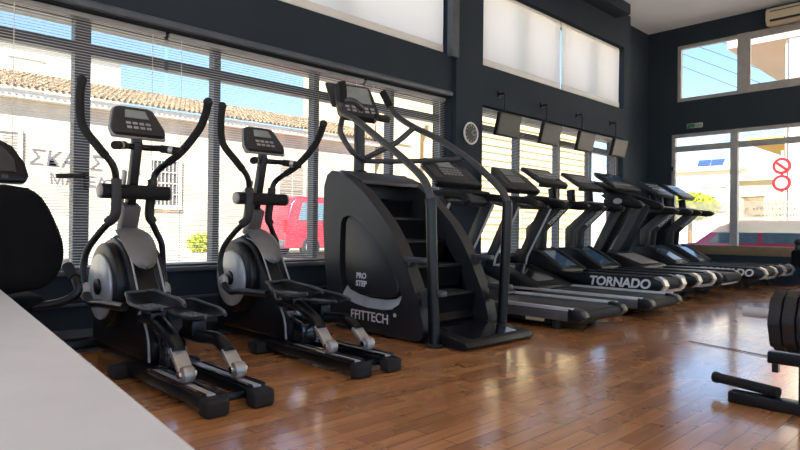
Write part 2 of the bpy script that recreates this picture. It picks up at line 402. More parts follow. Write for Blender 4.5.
for x0, x1 in ((-3.97, -1.93),): b.span((x0 - .06, yy - .06, GZ0), (x0 + .18, yy, GZ1)).span((x1 - .2, yy - .06, GZ0), (x1, yy, GZ1)).span((x0 - .05, yy - .054, GZ0 + .004), (x1 - .01, yy - .003, GZ0 + .16)).span((x0 - .05, yy - .054, GZ1 - .14), (x1 - .01, yy - .003, GZ1 - .004))
b.build('sash', M['alframe'], w6, smooth=False)
b = MB().span((FX0 + .05, D + .05, .98), (-4.16, D + .066, 1.62)).span((-4.0, D + .05, .98), (-1.83, D + .066, 1.62)).span((-1.67, D + .05, .98), (.42, D + .066, 1.62))
b.build('frosted_film', M['film'], w5, smooth=False)
# marks on the glass: two lines of dark strokes low down, one line along the top pane
b = MB(); rs = random.Random(3); yl = D + .045
for z, xs, h, dx in ((1.42, -3.85, .075, .062), (1.30, -3.7, .06, .055)):
    x = xs
    for i in range(30 if z > 1.35 else 16):
        if rs.random() < .22: x += dx * 1.3; continue
        hh = h * rs.uniform(.6, 1)
        b.bar((x, yl, z), (x - .02, yl, z + hh), .022, .004)
        if rs.random() < .7: b.bar((x - .01, yl, z + hh * rs.uniform(.3, 1)), (x + .035, yl, z + hh * rs.uniform(.3, 1)), .018, .004)
        if rs.random() < .5: b.bar((x + .035, yl, z + .005), (x + .02, yl, z + hh), .012, .004)
        x += dx
for i in range(26):
    x = -3.9 + i * .05
    if rs.random() < .25: continue
    b.bar((x, yl, 2.93), (x + .012, yl, 2.93 + .06 * rs.uniform(.5, 1)), .013, .004); b.bar((x, yl, 2.95), (x + .03, yl, 2.95 + .02 * rs.random()), .01, .004)
b.build('window_lettering', M['frame'], w5, smooth=False)
b = MB()
for i, ch in enumerate(range(7)):
    x = -3.45 + i * .13; b.bar((x, yl, 1.52), (x - .03, yl, 1.6), .022, .004); b.bar((x, yl, 1.55), (x + .07, yl, 1.57), .02, .004)
b.build('yellow_lettering', M['awning'], w5, smooth=False)
for xx, zz in ((FX0 + .035, 2.35), (FX0 + .035, 1.1)): MB().box((xx, D - .0, zz), (.05, .06, .1), bev=.01).build('hinge', M['black'], w5)
MB().box((-5.16, D - .02, 1.42), (.06, .06, .12), bev=.01).bar((-5.16, D - .05, 1.44), (-5.0, D - .05, 1.44), .03, .03, .006).build('window_handle', M['black'], w5)

# green and white exit sign, air conditioner, clock
o = thing('exit_sign', (-4.88, D, 3.25), 'small green and white exit sign above the far shop window', 'sign')
MB().span((-5.0, D - .03, 3.2), (-4.68, D, 3.3), bev=.006).build('sign_board', M['signwhite'], o)
b = MB().span((-4.985, D - .034, 3.212), (-4.83, D - .029, 3.288))
for i in range(5): b.box((-4.81 + i * .026, D - .032, 3.25), (.012, .004, .045))
b.build('sign_print', M['green'], o, smooth=False)
o = thing('air_conditioner', (-2.9, D, 5.0), 'beige wall air conditioner above the far upper window', 'air conditioner')
prof = [(D, 5.02), (D - .2, 5.0), (D - .27, 5.08), (D - .27, 5.28), (D - .22, 5.33), (D, 5.34)]
MB().prism(prof, -3.46, -2.1, 'X', bev=.02, seg=3).build('casing', M['acbeige'], o)
b = MB().span((-3.38, D - .275, 5.055), (-2.16, D - .19, 5.095)); b.build('air_outlet', M['black'], o, smooth=False)
b = MB()
for i in range(24): b.box((-3.34 + i * .05, D - .277, 5.075), (.008, .01, .035), (0, .3, 0))
b.build('louvre', M['frame'], o, smooth=False)
MB().span((-3.38, D - .278, 5.24), (-2.16, D - .268, 5.26)).build('intake_grille', M['grey'], o, smooth=False)
o = thing('wall_clock', (XW + .07, 6.74, 2.38), 'round dark wall clock with a white rim on the pillar', 'clock')
cx = XW + .07; cy, cz = 6.74, 2.375
MB().cyl((cx, cy, cz), (cx + .03, cy, cz), .145, 32).build('clock_face', M['panel'], o)
MB().torus((cx + .03, cy, cz), (1, 0, 0), .15, .014, 36, 8).build('rim', M['letter'], o)
b = MB()
for k in range(12): a = k * math.pi / 6; b.bar((cx + .032, cy + .1 * math.sin(a), cz + .1 * math.cos(a)), (cx + .032, cy + .125 * math.sin(a), cz + .125 * math.cos(a)), .008, .004)
b.build('hour_marks', M['letter'], o, smooth=False)
MB().bar((cx + .035, cy, cz), (cx + .035, cy + .05, cz + .05), .012, .004).build('hour_hand', M['letter'], o, smooth=False)
MB().bar((cx + .036, cy, cz), (cx + .036, cy + .09, cz - .03), .008, .004).build('minute_hand', M['letter'], o, smooth=False)

# hanging screens
def tv(x, y, z, label, dz=0):
    o = thing('television', (x, y, z), label, 'television', 'screens hanging above the treadmills')
    tilt = R(14); ca, sa = math.cos(tilt), math.sin(tilt)
    w, h = .28, .175
    def q(a, bb, off): return (x + off * ca + bb * sa, y + a, z + bb * ca - off * sa)
    MB().slab([q(-w, -h, .03), q(w, -h, .03), q(w, h, .03), q(-w, h, .03)], .06, bev=.012).build('casing', M['tvback'], o)
    MB().slab([q(-w + .02, -h + .03, .035), q(w - .02, -h + .03, .035), q(w - .02, h - .02, .035), q(-w + .02, h - .02, .035)], .004).build('screen', M['panel'], o, smooth=False)
    MB().tube([(x - .04, y, z + .1), (x - .06, y, z + .2), (x - .06, y, z + .5)], .012, 8).build('hanging_rod', M['black'], o)
    MB().bar((x - .06, y, z + .5), (XW + .0, y, z + .5), .03, .03, .004).box((XW + .012, y, z + .5), (.024, .06, .09), bev=.004).build('wall_bracket', M['black'], o)
for (y, z, lb) in ((7.52, 2.58, 'hanging dark television closest to the round clock'), (8.7, 2.58, 'hanging dark television second from the clock'),
                   (9.86, 2.58, 'hanging dark television third from the clock, second from the corner'), (11.15, 2.6, 'hanging dark television nearest the far corner')):
    tv(-5.44, y, z, lb)

# ------------------------------------------------------------------ elliptical trainers
def rounded(p, z0, z1): return p
def elliptical(label):
    yc = 1.635
    o = thing('elliptical_trainer', (-4.0, yc, 0), label, 'exercise machine', 'elliptical trainers by the window')
    # base: two rails, rear feet, cross bars
    for y in (1.50, 1.775):
        MB().span((-4.1, y - .062, .035), (-2.93, y + .062, .10), bev=.012).build('rail', M['black'], o)
        MB().span((-3.72, y - .022, .1), (-2.97, y + .022, .108)).build('roller_track', M['alu'], o, smooth=False)
        MB().span((-3.72, y - .05, .1), (-2.97, y - .03, .116)).span((-3.72, y + .03, .1), (-2.97, y + .05, .116)).build('track_lip', M['gloss'], o, smooth=False)
        MB().span((-2.99, y - .07, 0), (-2.89, y + .07, .098), bev=.025, seg=3).build('foot', M['rubber'], o)
    MB().span((-3.03, 1.5, .045), (-2.985, 1.775, .08), bev=.01).build('cross_bar', M['black'], o)
    MB().span((-4.17, 1.36, 0), (-4.02, 1.54, .085), bev=.02).build('foot', M['rubber'], o)
    MB().span((-4.1, 1.72, 0), (-3.96, 1.92, .085), bev=.02).build('foot', M['rubber'], o)
    MB().span((-5.2, 1.3, .02), (-5.06, 1.97, .1), bev=.025).build('front_stabiliser', M['black'], o)
    MB().bar((-5.13, yc, .07), (-4.1, yc, .07), .1, .07, .01).build('spine', M['black'], o)
    # housing: central wedge, two drums, silver crank discs, silver hood
    wedge = [(-5.05, .1), (-3.86, .1), (-3.84, .24), (-4.02, .36), (-4.26, .62), (-4.4, .84), (-4.62, .92), (-4.85, .86), (-5.02, .6)]
    MB().prism(wedge, 1.54, 1.73, bev=.025, seg=3).build('housing', M['plastic'], o)
    MB().prism([(-4.08, .36), (-3.74, .26), (-3.72, .2), (-3.72, .1), (-4.08, .1)], 1.57, 1.71, bev=.015).build('rear_cover', M['gloss'], o)
    for s, y0, y1 in ((0, 1.475, 1.6), (1, 1.67, 1.825)):
        MB().cyl((-4.64, y0, .56), (-4.64, y1, .56), .31, 48, bev=.03, ).build('drum', M['plastic'], o)
    for y, dy in ((1.466, -1), (1.836, 1)):
        d = MB().cyl((-4.64, y - .012, .55), (-4.64, y + .012, .55), .238, 48, bev=.008).build('crank_disc', M['discsilver'], o, label='silver crank disc')
        MB().cyl((-4.64, y, .55), (-4.64, y + dy * .03, .55), .06, 20, bev=.006).build('hub_cap', M['black'], d)
    # curved silver trims running down the shroud on both sides
    for y in (1.545, 1.725):
        MB().tube([(-4.52, y, .9), (-4.42, y, .875), (-4.28, y, .78), (-4.16, y, .6), (-4.05, y, .42)], .007, 8, 6).build('trim_strip', M['silver'], o)
    MB().tube([(-4.0, 1.525, .42), (-3.9, 1.525, .28), (-3.87, 1.525, .12)], .009, 8, 5).build('trim_strip', M['silver'], o)
    # hood: a rounded tongue lying on the front of the wedge, under the mast
    t = bmesh.new(); rows = []
    path = spline([(-4.66, 0, .945), (-4.55, 0, .955), (-4.44, 0, .92), (-4.34, 0, .85), (-4.26, 0, .76), (-4.22, 0, .69)], 4)
    for k, p in enumerate(path):
        u_ = k / (len(path) - 1); w = max(.004, .115 * (1 - max(0, (u_ - .45) / .55) ** 2.2) ** .5 * (.72 + .28 * min(1, u_ / .35)))
        rows.append([t.verts.new((p.x + .03 * (1 - (j / 4) ** 2), yc + w * j / 4, p.z + .03 * (1 - (j / 4) ** 2))) for j in range(-4, 5)])
    for a, c in zip(rows, rows[1:]):
        for j in range(8): t.faces.new((a[j], a[j + 1], c[j + 1], c[j]))
    bmesh.ops.solidify(t, geom=t.faces[:], thickness=.03); bmesh.ops.recalc_face_normals(t, faces=t.faces)
    MB()._merge(t).build('hood', M['silver'], o, label='silver hood')
    # mast, cross tube, console, fixed handle bar
    MB().bar((-4.62, yc, .92), (-4.52, yc, 1.15), .12, .1, .012).build('mast_sleeve', M['mastgrey'], o, label='brown grey mast sleeve')
    MB().bar((-4.58, yc, 1.0), (-4.42, yc, 1.6), .062, .07, .01).build('mast', M['black'], o)
    MB().bar((-4.66, yc - .035, 1.05), (-4.56, yc - .035, 1.4), .02, .06, .006).build('mast_cover', M['silver'], o)
    ct = MB().cyl((-4.44, 1.40, 1.235), (-4.44, 1.87, 1.235), .052, 24).build('cross_tube', M['foam'], o)
    for y, d in ((1.40, -1), (1.87, 1)): MB().cyl((-4.44, y, 1.235), (-4.44, y + .018 * d, 1.235), .05, 24, bev=.006).build('end_cap', M['silver'], ct)
    hb = MB().tube([(-4.2, 1.41, 1.53), (-4.3, 1.5, 1.55), (-4.41, 1.56, 1.56), (-4.41, 1.71, 1.56), (-4.3, 1.77, 1.55), (-4.2, 1.86, 1.53)], .022, 12, 5).build('fixed_handlebar', M['black'], o)
    for a, c in (((-4.19, 1.405, 1.529), (-4.31, 1.505, 1.551)), ((-4.31, 1.765, 1.551), (-4.19, 1.865, 1.529))):
        MB().tube([a, c], .029, 14).build('grip', M['foam'], hb)
        m_ = [(p + q) / 2 for p, q in zip(a, c)]; MB().tube([[m_[i] + (a[i] - m_[i]) * .2 for i in range(3)], [m_[i] - (a[i] - m_[i]) * .2 for i in range(3)]], .0305, 14).build('pulse_sensor', M['zinc'], hb)
    # console: rounded display tilted towards the rider
    n = Vector((.83, 0, .56)).normalized(); up = Vector((-.56, 0, .83)).normalized(); ce = Vector((-4.42, yc, 1.75))
    def pl(a, h, off=0): return ce + Vector((0, a, 0)) + up * h + n * off
    out = [(-.18, -.125), (.18, -.125), (.19, -.06), (.14, .125), (.1, .14), (-.1, .14), (-.14, .125), (-.19, -.06)]
    c_ = MB().slab([pl(a, h, .0) for a, h in out], .07, bev=.022).build('console', M['dgrey'], o)
    MB().slab([pl(a * 1.06, h * 1.06 , -.03) for a, h in out], .03, bev=.012).build('console_bezel', M['silver'], c_)
    MB().slab([pl(a, h, .004) for a, h in ((-.085, .02), (.085, .02), (.07, .095), (-.07, .095))], .006).build('display', M['lcd'], c_, smooth=False)
    b = MB()
    for i in range(4):
        for j in range(2): p = pl(-.07 + .046 * i, -.03 - .04 * j, .006); b.slab([pl(-.07 + .046 * i - .016, -.03 - .04 * j - .011, .005), pl(-.07 + .046 * i + .016, -.03 - .04 * j - .011, .005), pl(-.07 + .046 * i + .016, -.03 - .04 * j + .009, .005), pl(-.07 + .046 * i - .016, -.03 - .04 * j + .009, .005)], .005)
    b.build('buttons', M['button'], c_, smooth=False)
    MB().bar((-4.43, yc, 1.56), (-4.44, yc, 1.7), .07, .05, .01).build('console_neck', M['grey'], o)
    # moving handles, bowed outwards, with grey pivot sleeves
    near = [(-4.48, 1.28, 1.99), (-4.48, 1.27, 1.85), (-4.47, 1.285, 1.68), (-4.38, 1.36, 1.53), (-4.36, 1.45, 1.41), (-4.39, 1.485, 1.28), (-4.40, 1.485, 1.08), (-4.5, 1.42, .95), (-4.58, 1.36, .82), (-4.6, 1.34, .68), (-4.55, 1.34, .53)]
    far = [(-4.03, 1.98, 1.88), (-4.08, 1.985, 1.8), (-4.16, 1.97, 1.69), (-4.31, 1.9, 1.53), (-4.5, 1.82, 1.41), (-4.53, 1.79, 1.3), (-4.58, 1.79, 1.09), (-4.61, 1.85, .96), (-4.61, 1.9, .85), (-4.63, 1.92, .68), (-4.58, 1.92, .5)]
    for P in (near, far):
        h = MB().tube(P, .0235, 12, 6).build('moving_handle', M['black'], o)
        MB().tube(spline(P, 6)[:22], .0285, 12).build('grip', M['foam'], h)
        MB().ball(P[0], .034).build('grip_end', M['rubber'], h)
        i0 = 5; MB().tube([Vector(P[5]) + Vector((0, 0, .04)), P[5], P[6], Vector(P[6]) + (Vector(P[7]) - Vector(P[6])) * .5], .035, 12, 5).build('pivot_sleeve', M['sleeve'], h)
    # pedal links, pedals, roller arms
    for (y, yl, xp, zp, P, arm, ba, bb) in ((1.50, 1.345, -3.74, .49, near, [(-3.92, .41), (-3.73, .42), (-3.5, .35), (-3.38, .27)], (-3.41, .285), (-3.28, .16)),
                                      (1.775, 1.92, -3.76, .41, far, [(-3.92, .28), (-3.7, .285), (-3.45, .3), (-3.3, .24)], (-3.32, .255), (-3.2, .16))):
        bt = P[-1]
        lk = MB().tube([bt, (bt[0] + .12, yl, zp - .03), (bt[0] + .25, yl + (y - yl) * .1, zp - .02), (xp - .18, yl + (y - yl) * .25, zp - .01)], .028, 10, 4).build('pedal_link', M['black'], o)
        MB().ball((bt[0], yl, bt[2]), .05, (.9, .8, 1.3)).build('link_joint', M['silver'], lk)
        # pedal: shallow tray with a raised curved rim
        L, W = .28, .1; t = bmesh.new(); rows = []
        for i in range(13):
            u = -1 + i / 6; x = xp + u * L; w = W * (1 - .38 * abs(u) ** 3.5)
            base = zp + .07 * max(0, (-u - .35) / .65) ** 1.6 + .03 * max(0, (u - .55) / .45) ** 1.5
            rim = (.028 + .03 * max(0, -u)) * (1 - u ** 4)
            row = []
            for j in range(9):
                v = -1 + j / 4; zz = base + (rim * (.45 if v < 0 and u > -.6 else 1) + (.03 * (1 - u * u) if v > 0 else 0)) * max(0, (abs(v) - .6) / .4) ** 1.2
                row.append(t.verts.new((x, y + v * w * (1.08 if abs(v) > .9 else 1), zz)))
            rows.append(row)
        for a, c in zip(rows, rows[1:]):
            for j in range(8): t.faces.new((a[j], c[j], c[j + 1], a[j + 1]))
        lipp = [[r_[0].co.copy() for r_ in rows][::-1] + [q.co.copy() for q in rows[0][1:-1]] + [r_[-1].co.copy() for r_ in rows]]
        bmesh.ops.solidify(t, geom=t.faces[:], thickness=-.045); bmesh.ops.recalc_face_normals(t, faces=t.faces)
        pd = MB()._merge(t).build('pedal', M['plastic'], o)
        MB().tube(lipp[0], .012, 8).build('pedal_rim', M['grey'], pd)
        b = MB()
        for i in range(9):
            for j in range(4):
                b.box((xp - .17 + i * .04, y - .048 + j * .032 + (.008 if i % 2 else -.008), zp + .003), (.03, .02, .008), (0, 0, R(45)))
        b.build('tread', M['treadgrey'], pd, smooth=False, label='grey studded tread')
        MB().tube([(p[0], y, p[1]) for p in arm], .042, 10, 5).build('roller_arm', M['black'], o)
        MB().span((xp - .09, y - .05, arm[1][1] - .01), (xp + .07, y + .05, zp - .02), bev=.012).build('pedal_mount', M['black'], o)
        br = MB().bar((ba[0], y, ba[1]), (bb[0], y, bb[1]), .09, .03, .006).build('roller_bracket', M['zinc'], o, label='silver roller bracket')
        MB().cyl((bb[0] + .01, y - .036, .158), (bb[0] + .01, y + .036, .158), .048, 24, bev=.014).build('roller', M['zinc'], br)
        MB().cyl((bb[0] + .01, y - .052, .16), (bb[0] + .01, y + .052, .16), .02, 12).build('axle', M['chrome'], br)
    return o
e1 = elliptical('black elliptical trainer nearest the white counter, in front of the graffiti')
e2 = copy_tree(e1, (-.11, 1.10, 0), 'black elliptical trainer directly beside the big stair climber, red car behind')

# ------------------------------------------------------------------ stair climber
YN, YF = 3.70, 4.74
st = thing('stair_climber', (-4.2, 4.22, 0), 'big charcoal stair climber with tall curved handrails between elliptical and treadmills', 'exercise machine')
side = [(-4.72, .02), (-3.6, .02), (-3.54, .06), (-3.53, .16), (-3.57, .3), (-3.64, .46), (-3.74, .66), (-3.86, .86), (-4.0, 1.04), (-4.16, 1.19), (-4.36, 1.36), (-4.56, 1.48), (-4.72, 1.55), (-4.82, 1.57), (-4.9, 1.53), (-4.95, 1.42), (-4.96, 1.01), (-4.93, .7), (-4.87, .3), (-4.8, .1)]
inn = [(-4.52, .285), (-4.25, .245), (-4.0, .25), (-3.86, .275), (-3.8, .32), (-3.8, .40), (-3.84, .5), (-3.91, .62), (-4.0, .74), (-4.1, .85), (-4.22, .95), (-4.36, 1.04), (-4.47, 1.1), (-4.56, 1.115), (-4.63, 1.1), (-4.67, 1.04), (-4.68, .85), (-4.68, .62), (-4.66, .42), (-4.61, .33)]
for (a, c, nm) in ((YN, YN + .14, 'side_shell'), (YF - .14, YF, 'side_shell')):
    sh = MB().ringprism(side, inn, a, c).build(nm, M['dgrey'], st)
    pa, pc = (a + .05, c - .02) if a < 4.2 else (a + .02, c - .05)
    MB().prism([(-4.3 + (x + 4.3) * .88, .735 + (z - .68) * .88) for x, z in inn], pa - .03 if a < 4.2 else pa, pc if a < 4.2 else pc + .03, bev=.02, seg=3).build('inset_panel', M['dgrey'], sh)
    MB().prism([(x + (x + 4.3) * .01, z + (z - .6) * .01) for x, z in inn], pa + .05 if a < 4.2 else pa, pc if a < 4.2 else pc - .05).build('inset_back', M['plastic'], sh)
    # bright curved lip along the bottom of the inset
    t = bmesh.new(); lip = [(-4.62, .36), (-4.56, .315), (-4.42, .28), (-4.25, .262), (-4.05, .262), (-3.92, .28), (-3.83, .33)]
    y0, y1 = (a - .001, a + .05) if a < 4.2 else (c - .05, c + .001)
    rows = [[t.verts.new((x, y0, z - .012)), t.verts.new((x, y1, z + .075))] for x, z in lip]
    for p, q in zip(rows, rows[1:]): t.faces.new((p[0], q[0], q[1], p[1]))
    bmesh.ops.solidify(t, geom=t.faces[:], thickness=.006); bmesh.ops.recalc_face_normals(t, faces=t.faces)
    MB()._merge(t).build('inset_lip', M['alu'], sh, label='polished lip under the inset')
mt = face_mtx((-4.37, YN + .046, .50), (1, 0, 0), (0, 0, 1))
sh = [x for x in SC.objects if x.parent == st][0]
MB().text('PRO\nSTEP', .075, face_mtx((-4.37, YN + .017, .50), (1, 0, 0), (0, 0, 1)), .002, bold=.002).build('lettering', M['letter'], sh, smooth=False, label='white lettering PRO STEP')
MB().text('FFITTECH', .124, face_mtx((-4.23, YN - .002, .165), (1, 0, 0), (0, 0, 1)), .002, bold=.001).text('®', .05, face_mtx((-3.88, YN - .002, .215), (1, 0, 0), (0, 0, 1)), .002).build('lettering', M['letter'], sh, smooth=False, label='white lettering FFITTECH')
# closed front cover at the window end, top deck, stairs, base
MB().prism([(-4.94, .05), (-4.72, .05), (-4.72, 1.5), (-4.82, 1.56), (-4.93, 1.45), (-4.955, 1.0)], YN + .13, YF - .13, bev=.01).build('front_cover', M['dgrey'], st)
top = [(-4.93, 1.5), (-4.84, 1.585), (-4.7, 1.57), (-4.5, 1.47), (-4.5, 1.43), (-4.7, 1.5), (-4.85, 1.5)]
MB().prism(top, YN + .12, YF - .12, bev=.006).build('top_cover', M['grey'], st)
steps = [(-4.62, 1.30), (-4.38, 1.10), (-4.14, .88), (-3.92, .65), (-3.74, .40)]
for x, z in steps:
    s_ = MB().prism([(x - .22, z), (x + .05, z), (x + .07, z - .02), (x + .05, z - .04), (x + .02, z - .21), (x - .02, z - .21), (x - .02, z - .05), (x - .22, z - .05)], YN + .15, YF - .15).build('step', M['plastic'], st)
    b = MB()
    for k in range(5): b.span((x - .2 + k * .05, YN + .17, z), (x - .18 + k * .05, YF - .17, z + .006))
    b.build('tread', M['rubber'], s_, smooth=False)
MB().prism([(-4.75, .04), (-3.7, .04), (-3.66, .16), (-4.0, .5), (-4.74, 1.1)], YN + .2, YF - .2).build('lower_body', M['black'], st)
bs = MB().prism([(-3.72, .0), (-3.12, .0), (-3.08, .035), (-3.12, .075), (-3.5, .125), (-3.72, .125)], YN + .06, YF - .04, bev=.012).build('base_step', M['plastic'], st)
MB().slab([(-3.52, YN + .2, .131), (-3.16, YN + .2, .086), (-3.16, YF - .2, .086), (-3.52, YF - .2, .131)], .008).build('step_plate', M['gloss'], bs, smooth=False)
for (y0, dy) in ((YN + .05, 1), (YF - .05, -1)):
    for (x, z, L) in ((-3.86, .70, .3), (-3.56, .43, .22)):
        MB().slab([(x - .02, y0 - .05, z + .05), (x + L, y0 + dy * .0 - .03, z + .045), (x + L * .95, y0 + .06, z + .04), (x - .02, y0 + .07, z + .05)], .05, bev=.012).prism([(x - .02, z + .04), (x + L * .6, z + .02), (x + .06, z - .12), (x - .02, z - .1)], y0 - .03, y0 + .04, bev=.01).build('side_foot_rest', M['grey'], st)
# handrails
nr = [(-3.42, 3.72, .0), (-3.44, 3.72, .5), (-3.465, 3.72, 1.0), (-3.475, 3.72, 1.22), (-3.52, 3.72, 1.36), (-3.62, 3.72, 1.47), (-3.86, 3.73, 1.64), (-4.2, 3.75, 1.85), (-4.54, 3.76, 2.06), (-4.72, 3.77, 2.14), (-4.78, 3.77, 2.2), (-4.76, 3.78, 2.27), (-4.68, 3.85, 2.27), (-4.72, 4.0, 2.22)]
fr = [(-3.42, 4.66, .05), (-3.39, 4.66, .6), (-3.37, 4.66, 1.1), (-3.37, 4.66, 1.24), (-3.42, 4.66, 1.35), (-3.57, 4.66, 1.49), (-3.82, 4.66, 1.68), (-4.22, 4.66, 1.92), (-4.59, 4.66, 2.09), (-4.86, 4.66, 2.24), (-5.0, 4.66, 2.37), (-5.13, 4.66, 2.56)]
for P, nm in ((nr, 'near'), (fr, 'far')):
    h = MB().tube(spline(P, 6)[0:20], .048, 14).build('handrail_post', M['black'], st)
    MB().cyl(P[0][:2] + (0,), P[0][:2] + (.03,), .075, 20, bev=.008).build('post_foot', M['rubber'], h)
    MB().tube(spline(P, 6)[19:], .034, 12).build('handrail', M['grey'], st)
MB().tube([(-5.0, 4.66, 2.37), (-5.06, 4.66, 2.46), (-5.13, 4.66, 2.56)], .042, 12, 3).build('rail_grip', M['foam'], st)
MB().tube([(-4.76, 3.78, 2.26), (-4.735, 3.76, 2.36), (-4.73, 3.74, 2.46)], .04, 12, 3).build('rail_grip', M['foam'], st)
MB().tube([(-4.78, 3.82, 2.2), (-4.93, 3.9, 2.1), (-4.96, 3.92, 1.98), (-4.86, 3.98, 1.8), (-4.88, 4.12, 1.74), (-4.94, 4.2, 1.73)], .03, 12, 5).build('handle_loop', M['grey'], st)
MB().tube([(-4.6, 4.64, 2.09), (-4.68, 4.46, 1.92), (-4.8, 4.34, 1.83), (-4.95, 4.23, 1.74)], .03, 12, 5).build('brace', M['grey'], st)
MB().tube([(-4.97, 4.22, 1.72), (-4.6, 4.35, 1.70), (-4.35, 4.5, 1.70), (-3.9, 4.64, 1.70)], .026, 12, 5).build('brace', M['grey'], st)
# mast and console
MB().tube([(-5.0, 4.2, 1.52), (-4.99, 4.2, 1.8), (-5.0, 4.2, 2.2)], .06, 14).cyl((-4.98, 4.2, 1.5), (-4.98, 4.2, 1.62), .115, 20, bev=.03, r2=.075).build('mast', M['dgrey'], st)
n = Vector((.8, -.2, .56)).normalized(); rt = Vector((.2, 1, -.06)); rt = (rt - n * rt.dot(n)).normalized(); up = n.cross(rt).normalized(); ce = Vector((-5.03, 4.2, 2.37))
def pl(a, h, off=0): return ce + rt * a + up * h + n * off
c_ = MB().slab([pl(a, h, 0) for a, h in ((-.2, -.22), (.2, -.22), (.24, -.14), (.22, .24), (.18, .27), (-.18, .27), (-.22, .24), (-.24, -.14))], .1, bev=.03).build('console', M['dgrey'], st)
MB().slab([pl(a, h, .004) for a, h in ((-.17, -.02), (.17, -.02), (.17, .22), (-.17, .22))], .006).build('display', M['lcd'], c_, smooth=False)
MB().slab([pl(a, h, .005) for a, h in ((-.19, -.19), (.19, -.19), (.19, -.05), (-.19, -.05))], .006).build('key_panel', M['panel'], c_, smooth=False)
b = MB()
for i in range(5):
    for j in range(2): b.slab([pl(-.15 + .075 * i + a, -.1 - .05 * j + h, .012) for a, h in ((-.022, -.014), (.022, -.014), (.022, .014), (-.022, .014))], .008)
b.build('buttons', M['button'], c_, smooth=False)
MB().slab([pl(a, h, -.1) for a, h in ((-.26, -.0), (.26, -.0), (.27, .36), (-.27, .36))], .035, bev=.015).build('console_back', M['panel'], c_)
MB().box((-4.72, 4.28, 2.16), (.1, .16, .07), (0, R(20), 0), bev=.015).build('phone_tray', M['black'], st)
MB().tube([(-4.75, 4.2, 2.14), (-4.73, 4.2, 2.04), (-4.74, 4.2, 1.98)], .006, 6).box((-4.74, 4.2, 1.95), (.02, .03, .08), bev=.006).build('safety_clip', M['signred'], st, label='red safety clip')

# ------------------------------------------------------------------ treadmills
def console_set(o, ce, n, w, h, kind):
    n = Vector(n).normalized(); rt = Vector((0, 1, 0)); up = n.cross(rt).normalized()
    if up.z < 0: up = -up
    def pl(a, hh, off=0): return Vector(ce) + rt * a + up * hh + n * off
    def quad(a0, a1, h0, h1, off): return [pl(a0, h0, off), pl(a1, h0, off), pl(a1, h1, off), pl(a0, h1, off)]
    out = {'slab': [(-w, -h), (w, -h), (w, h), (-w, h)], 'wide': [(-w, -h), (w, -h), (w * .98, h * .35), (w * .62, h), (-w * .62, h), (-w * .98, h * .35)], 'arc': [(-w, -h), (w, -h), (w * .97, h * .6), (w * .8, h), (-w * .8, h), (-w * .97, h * .6)]}[kind]
    c = MB().slab([pl(a, hh) for a, hh in out], .06, bev=.018).build('console', M['dgrey'] if kind != 'arc' else M['plastic'], o)
    b = MB()
    if kind == 'slab':
        MB().slab(quad(-w * .86, w * .86, -h * .55, h * .85, .004), .006).build('display', M['screen'], c, smooth=False)
        for i in range(7):
            for j in range(3): b.slab(quad(-w * .7 + i * w * .22, -w * .58 + i * w * .22, -h * .35 + j * h * .35, -h * .2 + j * h * .35, .008), .005)
    elif kind == 'wide':
        MB().slab(quad(-w * .36, w * .36, h * .25, h * .85, .004), .006).build('display', M['lcd'], c, smooth=False)
        MB().slab(quad(-w * .5, w * .5, -h * .55, h * .12, .004), .006).build('key_panel', M['panel'], c, smooth=False)
        for s in (-1, 1): MB().slab(quad(s * w * .93 if s < 0 else w * .6, -w * .6 if s < 0 else w * .93, -h * .75, h * .2, .004), .006).build('side_panel', M['panel'], c, smooth=False)
        for i in range(6):
            for j in range(3): b.slab(quad(-w * .42 + i * w * .15, -w * .33 + i * w * .15, -h * .45 + j * h * .2, -h * .33 + j * h * .2, .009), .006)
    else:
        MB().slab(quad(-w * .6, w * .6, -h * .2, h * .85, .006), .008).build('display', M['bluescreen'], c, smooth=False, label='bluish display')
        for i in range(9): b.slab(quad(-w * .7 + i * w * .165, -w * .62 + i * w * .165, -h * .7, -h * .5, .006), .006)
    b.build('buttons', M['button'], c, smooth=False)
    MB().slab([pl(a, hh, .0) for a, hh in ((-w, -h - .03), (w, -h - .03), (w, -h + .03), (-w, -h + .03))], .09, bev=.02).build('console_ledge', M['plastic'], c)
    return c

